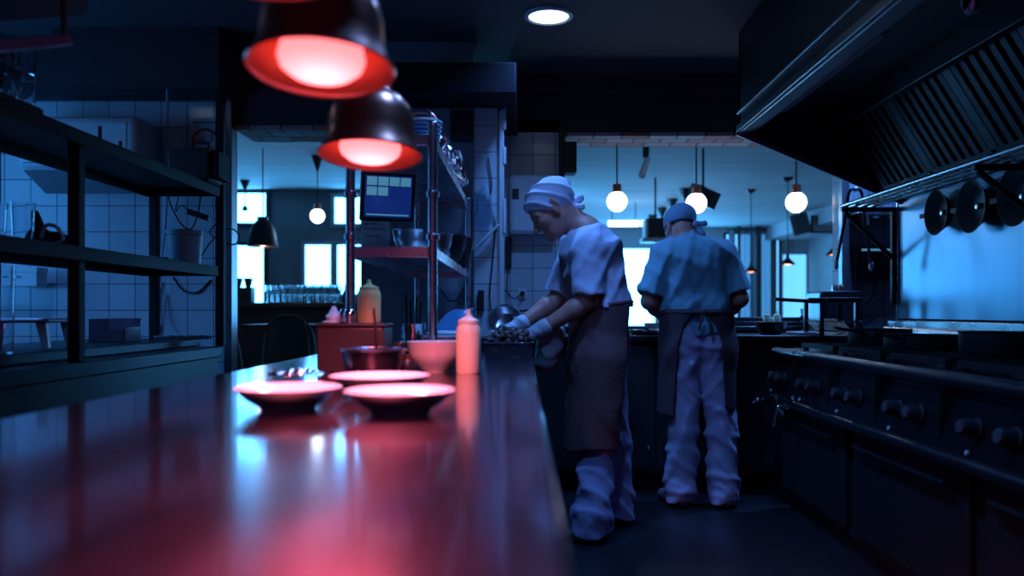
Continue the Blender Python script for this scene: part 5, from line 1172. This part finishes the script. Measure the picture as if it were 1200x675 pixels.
cable('black_hose', [at(255, 120, 4.7), at(262, 150, 4.68), at(266, 200, 4.68), at(258, 235, 4.66), at(262, 300, 4.66)], 0.006, 'cable', 'black hose running down the corner post beside the no-smoking sign', 'hose')
# overhead rack in the upper left corner
t = thing('overhead_rack', 'dark overhead rack of slanted metal bars at the upper left corner', 'rack', (-1.4, 2.15, 1.735))
MB().bar((-0.35, -0.35, 0.02), (0.22, 0.05, 0.23), 0.30, 0.03).obj('panel', M['black'], t)
MB().bar((-0.08, -0.2, -0.02), (0.20, 0.0, 0.085), 0.02, 0.024).obj('lower_bar', M['steel'], t)
MB().bar((-0.09, -0.2, 0.0), (0.06, -0.22, 0.16), 0.02, 0.04).obj('brace', M['steel_shelf'], t)
MB().bar((-0.3, -0.22, 0.10), (-0.02, -0.16, 0.24), 0.02, 0.03).obj('upper_bar', M['steel_shelf'], t)
for x, y in ((-0.3, -0.25), (0.18, 0.0)): MB().cyl((x, y, 0.1), (x, y, CEIL - 1.735), 0.008).obj('hanger', M['black'], t)

# ------------------------------------------------------------------ around the range and the back counter
def reflection_pan(x, y, z, r, label, m='black_iron'):  # added pans that give shape to a dark reflection in the steel
    t = thing('dark_reflection_pan', label, 'pan', (x, y, z), group='black pans added for the dark reflection under the tube shelf')
    Mx = Matrix.Rotation(R(90), 4, 'Y')
    MB().lathe([(0, 0.0), (0.65 * r, 0.0), (0.95 * r, -0.045), (r, -0.05), (0.93 * r, -0.048), (0.63 * r, -0.006), (0, -0.006)], 40, Mx).obj('pan_body', M[m], t, smooth=60)
    MB().bar((-0.035, r * 0.9, 0.0), (-0.04, r + 0.06, 0.0), 0.024, 0.010, (1, 0, 0)).obj('handle', M[m], t)
    MB().lathe([(0, 0), (0.016, 0), (0.012, 0.012), (0, 0.014)], 16, Matrix.Translation((-0.01, 0, 0)) @ Matrix.Rotation(R(-90), 4, 'Y')).obj('rivet', M['steel'], t)
reflection_pan(2.13, 4.10, 1.60, 0.115, 'black round pan added for the dark reflection under the tube shelf, farthest')
reflection_pan(2.13, 3.78, 1.59, 0.125, 'black round pan added for the dark reflection under the tube shelf, middle')
reflection_pan(2.13, 3.44, 1.59, 0.13, 'black round pan added for the dark reflection under the tube shelf, nearest')
def tongs(px, Y, label):
    p = at(*px, Y); t = thing('kitchen_tongs', label, 'tongs', p, group='utensils hanging on the tube shelf'); return t, p
t, p = tongs((1003, 222), 4.68, 'long tongs hanging open from the end of the tube shelf')
E1, E2 = at(980, 310, 4.68) - p, at(1021, 312, 4.68) - p
for E in (E1, E2):
    a = MB().tube(bez([Vector((0, 0, 0)), Vector((E.x * 0.35, 0, -0.02)), Vector((E.x * 0.6, 0, E.z * 0.45)), E]), 0.009, 8).obj('arm', M['steel_dark'], t)
    MB().ell(E, (0.014, 0.012, 0.03)).obj('tip', M['white_plastic'], a)
MB().ell((0, 0, 0), (0.02, 0.012, 0.014)).obj('hinge', M['steel'], t)
# glass shelf, monitor in the niche
t = thing('niche_shelf', 'short bright steel shelf holding glasses in the tiled niche at the right', 'shelf', (2.36, 5.36, 1.755))
MB().bb((-0.17, -0.12, -0.012), (0.30, 0.13, 0.0)).bb((-0.17, -0.125, -0.03), (0.30, -0.12, 0.004)).obj('board', M['steel'], t, bevel=0.002)
for x in (-0.12, 0.25): MB().bb((x, -0.1, -0.09), (x + 0.012, 0.13, -0.012)).obj('bracket', M['steel_dark'], t)
GN = 'clear glass standing on the bright shelf in the tiled niche'
o0 = None
for k in range(8):
    loc = (2.23 + (k % 4) * 0.085, 5.31 + (k // 4) * 0.09, 1.757)
    if o0 is None: o0 = tumbler(loc, 0.036, 0.155, GN, 'glasses on the niche shelf')
    else: dup(o0, loc)
p0, p1 = at(1005, 329, 5.4), at(1052, 287, 5.4)
wall_box('monitor', (p0[0], 5.42, p0[2]), (p1[0] + 0.02, 5.47, p1[2]), 'black', 'black flat monitor on the tiled niche wall under the glass shelf', 'monitor',
         lambda t: (MB().bb((-0.125, -0.028, 0.02), (0.135, -0.0245, 0.22)).obj('screen', M['rubber'], t), MB().bb((-0.11, -0.030, 0.20), (0.12, -0.027, 0.215)).obj('status_lights', M['screen_key'], t), MB().bb((-0.04, 0.02, 0.08), (0.04, 0.04, 0.16)).obj('wall_mount', M['steel_dark'], t)), bevel=0.004)
cable('power_cable', [at(1026, 330, 5.45), at(1022, 348, 5.46), at(1012, 358, 5.46), at(1006, 368, 5.46), at(1000, 380, 5.46)], 0.006, 'cable', 'black cable hanging from the monitor down the niche tiles')
cable('power_cable', [at(1044, 335, 5.46), at(1030, 352, 5.46), at(1012, 364, 5.46), at(1002, 372, 5.46)], 0.004, 'cable', 'thin black cable slanting across the niche tiles under the monitor')
# toaster grill with pots on top
BT = 0.955
p = at(978, 0, 5.25); t = thing('salamander_grill', 'black box grill on the back counter beside the tiled niche', 'grill', (p[0], 5.25, BT))
MB().bb((-0.13, -0.13, 0.02), (0.12, 0.15, 0.275)).obj('casing', M['black'], t, bevel=0.006)
MB().bb((-0.14, -0.12, 0.06), (-0.13, 0.12, 0.26)).obj('side_panel', M['steel_shelf'], t); MB().bb((-0.10, -0.135, 0.08), (0.09, -0.128, 0.20)).obj('opening', M['rubber'], t)
for x in (-0.11, 0.10):
    for y in (-0.11, 0.13): MB().cyl((x, y, 0), (x, y, 0.022), 0.012).obj('foot', M['rubber'], t)
for k, (dx, r, m) in enumerate(((-0.01, 0.018, 'chrome'), (0.022, 0.016, 'copper'), (0.045, 0.013, 'chrome'))):
    o = MB().lathe([(0, 0), (r, 0), (r * 1.05, 0.03), (r * 0.6, 0.042), (0, 0.045)], 18).obj('spice_pot', M[m], loc=(p[0] + dx, 5.22, BT + 0.275)); tag(o, 'tiny shiny pot standing on top of the black box grill', 'pot', 'pots on top of the black grill')
# fryer with a basket and long handle
p = at(977, 0, 4.85); t = thing('wire_trivet', 'tall thin-legged wire stand at the far end of the range', 'stand', (p[0], 4.78, BT - 0.955 + 0.955))
for x in (-0.10, 0.108):
    MB().bb((x - 0.012, -0.012, 0), (x + 0.012, 0.012, 0.20)).obj('leg', M['steel_dark'], t)
    MB().bb((x - 0.012, 0.25, 0), (x + 0.012, 0.274, 0.20)).obj('leg', M['steel_dark'], t)
b = MB()
for k in range(14): b.cyl((-0.10 + k * 0.016, 0, 0.0), (-0.10 + k * 0.016, 0.26, 0.10), 0.002, n=6)
for z in (0.03, 0.085): b.cyl((-0.13, 0, z), (0.14, 0, z), 0.004, n=8).cyl((-0.13, 0.262, z), (0.14, 0.262, z), 0.004, n=8)
b.obj('wire_grid', M['steel'], t)
hz_ = at(0, 357, 4.7)[2] - BT
t2 = thing('frying_basket', 'black long-handled pan lying across the wire stand in front of the grill', 'pan', (p[0], 4.80, BT + 0.20))
MB().bb((-0.07, -0.05, 0.0), (0.13, 0.24, 0.028)).obj('pan_body', M['black_iron'], t2, bevel=0.006)
MB().bar((-0.36, 0.03, 0.018), (-0.14, 0.03, 0.006), 0.020, 0.022, (0, 0, 1)).bar((-0.16, 0.03, 0.01), (-0.05, 0.03, 0.008), 0.026, 0.034, (0, 0, 1)).obj('handle', M['black'], t2, bevel=0.003)
# bowl with squeeze bottles on the back counter
p = at(899, 0, 5.15); t = thing('glass_bowl', 'dark bowl holding two squeeze bottles on the back counter right of the second cook', 'bowl', (p[0], 5.08, BT))
MB().lathe([(0, 0), (0.055, 0), (0.085, 0.03), (0.10, 0.075), (0.104, 0.08), (0.097, 0.078), (0.08, 0.034), (0.05, 0.006), (0, 0.006)], 36).obj('bowl_body', M['steel_dark'], t, smooth=60)
for dx, lb in ((-0.02, 'left'), (0.04, 'right')): squeeze_bottle((p[0] + dx, 5.08, BT + 0.012), 'pink_plastic', 0.135, 0.026, 'pale squeeze bottle at the %s in the dark bowl on the back counter' % lb)
t = thing('pan_stack', 'shallow steel pan with a side handle on the back counter between the two cooks', 'pan', (at(760, 0, 5.15)[0], 5.12, BT))
MB().lathe([(0, 0), (0.11, 0), (0.13, 0.025), (0.134, 0.03), (0.126, 0.028), (0.108, 0.005), (0, 0.005)], 36).obj('pan_body', M['steel'], t, smooth=60); MB().bar((-0.02, -0.12, 0.03), (-0.06, -0.24, 0.045), 0.02, 0.012).obj('handle', M['black'], t)
nest_bowl((at(765, 0, 5.15)[0], 5.12, BT + 0.032), 0.06, 0.035, 'steel', 'small steel dish inside the shallow pan between the two cooks', 'small_dish')
o = MB().bb((-0.11, -0.1, 0), (0.13, 0.12, 0.018)).obj('chopping_board', M['white_plastic'], loc=(at(947, 0, 5.1)[0], 5.08, BT), bevel=0.004); tag(o, 'flat pale chopping board on the back counter beside the range', 'board')
o = MB().bb((-0.55, -0.05, 0), (0.55, 0.05, 0.03)).bb((-0.5, -0.03, 0.03), (0.5, 0.03, 0.06)).obj('counter_rail', M['steel_dark'], loc=(1.62, 5.68, 1.0), bevel=0.004); tag(o, 'long dark ledge rail lying along the sill of the serving opening', 'rail')
# pots on the range
def pot(x, y, r, h, label, handle=True):
    t = thing('cooking_pot', label, 'pot', (x, y, 0.935), group='dark pots on the range')
    MB().lathe([(0, 0), (r * 0.95, 0), (r, 0.01), (r, h), (r * 1.03, h + 0.003), (r * 0.96, h), (r * 0.95, 0.008), (0, 0.008)], 36).obj('pot_body', M['black_iron'], t, smooth=50)
    if handle: MB().bar((-r * 0.8, -r * 0.6, h - 0.015), (-r * 0.8 - 0.16, -r * 0.6 - 0.05, h + 0.01), 0.02, 0.012).obj('handle', M['black_iron'], t)
pot(1.80, 4.1, 0.15, 0.075, 'wide low black pot at the far end of the range')
pot(1.78, 3.62, 0.16, 0.06, 'black frying pan in the middle of the range top')
pot(1.82, 3.08, 0.15, 0.085, 'black pot nearest along the range at the right edge', False)

# ------------------------------------------------------------------ the dining room through the openings
DC = 2.75
def globe_lamp(px, Y, r, label, group):
    p = at(*px, Y); t = thing('globe_pendant', label, 'pendant lamp', p, group=group)
    MB().ell((0, 0, 0), r, 32).obj('globe', M['globe'], t, smooth=180)
    MB().lathe([(0, r * 0.78), (r * 0.50, r * 0.80), (r * 0.48, r * 1.0), (r * 0.44, r * 1.05), (r * 0.46, r * 1.3), (r * 0.42, r * 1.62), (r * 0.2, r * 1.7), (0, r * 1.7)], 24).obj('socket', M['copper'], t)
    MB().cyl((0, 0, r * 1.65), (0, 0, DC - p.z), 0.006, n=8).obj('cord', M['cable'], t)
    MB().lathe([(0, DC - p.z), (r * 0.85, DC - p.z), (r * 0.8, DC - p.z - 0.01), (r * 0.12, DC - p.z - 0.16), (0, DC - p.z - 0.16)], 24).obj('ceiling_cone', M['black'], t)
    light('POINT', 'globe_glow', t, (0, 0, -r - 0.03), 3.0, (0.35, 0.6, 1.0), r * 0.6)
G = 'glowing globe pendants over the serving opening'
globe_lamp((723, 236), 6.1, 0.078, 'glowing white globe pendant right of the first cook, leftmost of three', G)
globe_lamp((816, 238), 6.1, 0.079, 'glowing white globe pendant above the second cook\'s shoulder, before a black speaker', G)
globe_lamp((933, 237), 6.1, 0.079, 'glowing white globe pendant nearest the hood, rightmost of three', G)
globe_lamp((372, 253), 8.6, 0.078, 'glowing white globe pendant in the dining room beyond the left doorway', 'globe pendants deeper in the dining room')
for k, (x, Y, lb) in enumerate(((803, 10.9, 'nearest'), (788, 11.9, 'second'), (776, 12.9, 'third'), (765, 13.9, 'farthest'))):
    globe_lamp((x, 365 - (2.02 - EYE) * FPX / Y), Y, 0.10, 'white globe pendant in the receding row beyond the second cook, %s of four' % lb, 'row of globe pendants before the bright window')
def cone_lamp(px, Y, r, label, m='black', h=1.1, grp='small cone pendants in the dining room', warm=1.5):
    p = at(*px, Y); t = thing('cone_pendant', label, 'pendant lamp', p, group=grp)
    MB().lathe([(r, 0), (r * 0.97, r * 0.08), (r * 0.45, r * 0.55 * h), (r * 0.22, r * 0.8 * h), (r * 0.2, r * 1.25 * h), (0, r * 1.3 * h), (0, r * 1.22 * h), (r * 0.17, r * 0.8 * h), (r * 0.4, r * 0.5 * h), (r * 0.93, r * 0.06), (r, 0)], 32).obj('shade', M[m], t)
    MB().ell((0, 0, r * 0.16), (r * 0.62, r * 0.62, r * 0.2), 16).obj('bulb', M['warm_bulb'], t, smooth=180)
    MB().cyl((0, 0, r * 1.2 * h), (0, 0, DC - p.z), 0.006, n=8).obj('cord', M['cable'], t)
    MB().lathe([(0, DC - p.z), (0.07, DC - p.z), (0.06, DC - p.z - 0.02), (0.02, DC - p.z - 0.05), (0, DC - p.z - 0.05)], 20).obj('ceiling_rose', M['black'], t)
    light('POINT', 'warm_glow', t, (0, 0, -0.05), warm, (1.0, 0.35, 0.2), 0.04)
cone_lamp((923, 310), 10.0, 0.095, 'small black cone pendant glowing orange right of the second cook')
cone_lamp((880, 319), 11.0, 0.10, 'small cone pendant half hidden by the second cook\'s elbow')
cone_lamp((977, 299), 8.6, 0.085, 'small cone pendant glowing orange beside the right edge of the opening')
# bell pendant at the left
p = at(308, 289, 8.2); t = thing('bell_pendant', 'large dark bell pendant beyond the left doorway, before the window', 'pendant lamp', p)
MB().lathe([(0.150, 0), (0.147, 0.02), (0.135, 0.10), (0.112, 0.19), (0.075, 0.25), (0.055, 0.265), (0.055, 0.30), (0, 0.305), (0, 0.295), (0.05, 0.29), (0.05, 0.26), (0.07, 0.245), (0.107, 0.186), (0.13, 0.10), (0.143, 0.0), (0.150, 0)], 40).obj('shade', M['black'], t, smooth=50)
MB().ell((0, 0, 0.05), 0.05, 20).obj('bulb', M['warm_bulb'], t, smooth=180); MB().cyl((0, 0, 0.3), (0, 0, DC - p.z), 0.006, n=8).obj('cord', M['cable'], t)
light('POINT', 'warm_glow', t, (0, 0, -0.03), 1.5, (1.0, 0.55, 0.4), 0.04)
p = at(287, 247, 10.2); t = thing('small_pendant', 'tiny dark pendant silhouetted against the upper left window', 'pendant lamp', p)
MB().lathe([(0.035, 0), (0.03, 0.05), (0.012, 0.065), (0, 0.066), (0, 0.0)], 20).obj('shade', M['black'], t); MB().cyl((0, 0, 0.06), (0, 0, DC - p.z), 0.005, n=8).obj('cord', M['cable'], t)
MB().lathe([(0, DC - p.z), (0.065, DC - p.z), (0.06, DC - p.z - 0.01), (0.01, DC - p.z - 0.13), (0, DC - p.z - 0.13)], 24).obj('ceiling_cone', M['black'], t)
# ceiling things
def box_thing(name, px, Y, d, m, label, cat, rot=None, parts=()):
    p = at(*px, Y); t = thing(name, label, cat, p); MB().box((0, 0, 0), d, rot).obj('casing', M[m], t, bevel=0.008)
    for nm, c, dd, mm in parts: MB().box(c, dd, rot).obj(nm, M[mm], t)
    MB().cyl((0, 0, d[2] / 2 - 0.02), (0, 0, DC - p.z), 0.012, n=8).obj('ceiling_mount', M['black'], t); return t
box_thing('ceiling_speaker', (824, 230), 8.2, (0.26, 0.2, 0.17), 'black', 'black loudspeaker hung from the dining ceiling behind the middle globe', 'speaker', (0.25, 0.35, 0.3), (('driver_grille', (-0.03, -0.115, 0), (0.2, 0.03, 0.13), 'rubber'),))
box_thing('projector', (768, 268), 10.0, (0.24, 0.25, 0.24), 'black', 'black boxy unit hung from the dining ceiling left of the second cook\'s cap', 'projector', None, (('white_base', (-0.03, -0.02, -0.15), (0.30, 0.28, 0.05), 'white_plastic'), ('side_plate', (-0.13, -0.02, 0), (0.03, 0.27, 0.2), 'white_plastic')))
t = box_thing('wall_speaker', (938, 262), 13.2, (0.26, 0.2, 0.34), 'black', 'black loudspeaker high beside the framed panel in the dining room', 'speaker', (0.2, -0.2, -0.5), (('driver_grille', (0, -0.11, 0), (0.2, 0.02, 0.28), 'rubber'),))
p = at(757, 188, 7.4); t = thing('spot_lamp', 'small spot lamp with a pale blue barrel on the dining ceiling', 'spot lamp', p)
MB().cyl((0, 0, 0.02), (0, 0, DC - p.z), 0.03, n=16).obj('ceiling_mount', M['black'], t); MB().cyl((0.02, 0, 0.03), (-0.05, -0.06, -0.16), 0.026, 0.034, 18).obj('barrel', M['white_plastic'], t)
p = at(733, 262, 12.2); t = thing('tube_light', 'horizontal glowing tube light in the dining room left of the second cook', 'tube light', p)
MB().cyl((-0.26, 0, 0), (0.20, 0, 0), 0.045, n=16).obj('tube', M['tube_lamp'], t); MB().ell((0.265, 0, 0), 0.05, 16).obj('end_globe', M['tube_lamp'], t, smooth=180)
for x in (-0.2, 0.15): MB().cyl((x, 0, 0.03), (x, 0, DC - p.z), 0.006, n=6).obj('hanger', M['black'], t)
p = at(964, 263, 13.2); t = thing('picture_frame', 'dark framed pale panel high on the dining wall near the hood', 'picture', p)
MB().box((0, 0, 0), (0.36, 0.02, 0.26)).obj('panel', M['dining_wall'], t)
b = MB()
for s in (-1, 1): b.box((s * 0.18, -0.01, 0), (0.03, 0.04, 0.29)).box((0, -0.01, s * 0.13), (0.39, 0.04, 0.03))
b.obj('frame', M['black'], t); MB().cyl((0, 0, 0.13), (0, 0, DC - p.z), 0.01).obj('hanger', M['black'], t)
# curtains of the far window
def curtain(x0, x1, label, m):
    t = thing('curtain', label, 'curtain', ((x0 + x1) / 2, 15.85, 0.75)); wd = x1 - x0
    MB().sheet(lambda u, v: ((u - 0.5) * wd, 0.03 * math.sin(u * wd * 60), v * 1.95), 40, 12, 0.004).obj('cloth', M[m], t, smooth=180)
    MB().cyl((-wd / 2 - 0.02, 0, 1.96), (wd / 2 + 0.02, 0, 1.96), 0.012).obj('rod', M['black'], t)
M['sheer'] = glass_mat('sheer_curtain', (0.75, 0.82, 0.9), 0.8, 0.12)
curtain(4.00, 4.14, 'narrow sheer curtain at the left of the far striped windows', 'sheer')
curtain(4.22, 4.50, 'broad sheer curtain in the middle of the far striped windows', 'sheer')
curtain(4.62, 4.80, 'greyish sheer curtain right of the broad one at the far windows', 'sheer')
for x, wd, lb in ((4.17, 0.05, 'first'), (4.55, 0.10, 'second'), (4.86, 0.06, 'third')):
    o = MB().box((0, 0, 1.375), (wd, 0.06, 2.75)).obj('dark_post', M['dark_wood'], loc=(x, 15.72, 0)); tag(o, 'dark upright post at the far striped windows, %s from the left' % lb, 'post', 'posts at the far windows')
# bar with glasses beyond the left doorway
t = thing('bar_counter', 'dark bar counter with glasses beyond the left doorway', 'bar', (-3.2, 9.2, 0))
MB().bb((-1.6, -0.3, 1.14), (1.6, 0.3, 1.20)).obj('bar_top', M['dark_wood'], t, bevel=0.01); MB().bb((-1.55, -0.22, 0), (1.55, 0.26, 1.14)).obj('bar_front', M['dark_wood'], t)
MB().bb((-1.6, -0.26, 0.15), (1.6, -0.24, 0.18)).obj('foot_rail', M['steel_dark'], t)
o0 = None; rg = random.Random(4)
for k in range(26):
    loc = (at(318 + (k % 13) * 6.6, 0, 9.2)[0], 9.05 + (k // 13) * 0.14, 1.20)
    lb = 'stemmed glass in the bright row on the bar beyond the left doorway'
    if o0 is None:
        o0 = MB().lathe([(0, 0), (0.03, 0), (0.03, 0.003), (0.005, 0.008), (0.004, 0.08), (0.02, 0.10), (0.033, 0.13), (0.030, 0.19), (0.028, 0.19), (0.030, 0.13), (0.016, 0.102), (0, 0.098)], 16).obj('wine_glass', M['glass'], loc=loc, smooth=50); tag(o0, lb, 'glass', 'glasses on the bar')
    else: dup(o0, loc)
bo = None
for k in range(9):
    loc = (at(328 + k * 9.5, 0, 9.3)[0], 9.36, 1.20)
    if bo is None:
        bo = thing('bar_bottle', 'dark bottle standing behind the glasses on the bar', 'bottle', loc, group='bottles on the bar')
        MB().lathe([(0, 0), (0.035, 0), (0.036, 0.01), (0.036, 0.12), (0.014, 0.15), (0.013, 0.19), (0, 0.19)], 18).obj('bottle_body', M['black'], bo, smooth=50); MB().lathe([(0, 0.19), (0.014, 0.19), (0.014, 0.21), (0, 0.21)], 12).obj('bottle_top', M['china'], bo)
    else: dup(bo, loc)
for x, lb, s in ((278, 'round black object on the bar at the left edge of the doorway', 0.09), (291, 'square black object on the bar before the lower left window', 0.07)):
    p = at(x, 0, 9.1); t = thing('coffee_grinder', lb, 'grinder', (p[0], 9.1, 1.20)); MB().bb((-s * 0.8, -s, 0), (s * 0.8, s, 0.17)).obj('casing', M['black'], t, bevel=0.01); MB().lathe([(0, 0.17), (s * 0.4, 0.17), (s * 0.7, 0.27), (0, 0.28)], 20).obj('hopper', M['rubber'], t)
# chairs and a table
def chair(x, Y, rz, label):
    t = thing('bentwood_chair', label, 'chair', (at(x, 0, Y)[0], Y, 0), rz, 'dark chairs in the dining room')
    MB().lathe([(0, 0.44), (0.20, 0.44), (0.215, 0.455), (0.20, 0.475), (0, 0.475)], 28).obj('seat', M['dark_wood'], t)
    for sx in (-1, 1):
        for sy in (-1, 1): MB().tube([(sx * 0.14, sy * 0.14, 0.45), (sx * 0.19, sy * 0.19, 0.0)], [0.018, 0.013], 10).obj('leg', M['dark_wood'], t)
    MB().tube(bez([(-0.18, 0.10, 0.46), (-0.21, 0.15, 0.70), (-0.17, 0.19, 0.96), (0, 0.21, 1.06), (0.17, 0.19, 0.96), (0.21, 0.15, 0.70), (0.18, 0.10, 0.46)]), 0.016, 10).obj('back_hoop', M['dark_wood'], t)
    MB().sheet(lambda u, v: ((u - 0.5) * (0.36 - 0.1 * v * v), 0.165 + 0.05 * v - 0.05 * (2 * u - 1) ** 2, 0.52 + 0.5 * v), 10, 8, 0.012).obj('back_panel', M['dark_wood'], t)
chair(279, 5.9, 2.6, 'dark round-backed chair just inside the left doorway')
chair(338, 6.5, 0.3, 'dark chair beyond the table in the left doorway, left of a pair')
chair(388, 5.75, -0.4, 'dark chair beside the rack post in the left doorway, right of a pair')
t = thing('dining_table', 'dark square table between the chairs in the left doorway', 'table', (at(345, 0, 7.4)[0], 7.4, 0))
MB().bb((-0.38, -0.3, 0.95), (0.38, 0.3, 0.985)).obj('tabletop', M['dark_wood'], t, bevel=0.006)
MB().cyl((0, 0, 0.02), (0, 0, 0.95), 0.05).obj('pedestal', M['black_iron'], t); MB().lathe([(0, 0), (0.24, 0), (0.22, 0.02), (0, 0.03)], 28).obj('base', M['black_iron'], t)
o = MB().bb((-0.09, -0.02, 0), (0.09, 0.02, 0.012)).obj('cutlery_tray', M['chrome'], loc=(at(351, 0, 7.3)[0], 7.2, 0.985)); tag(o, 'thin shiny strip lying on the dark table in the left doorway', 'cutlery')
# things near the serving sill seen over it
o = MB().lathe([(0, 0), (0.03, 0), (0.036, 0.05), (0.02, 0.07), (0.025, 0.12), (0, 0.12)], 20).obj('flower_vase', M['glass'], loc=(at(940, 0, 5.75)[0], 5.72, 1.0)); tag(o, 'small glass vase on the sill behind the long black handle', 'vase')
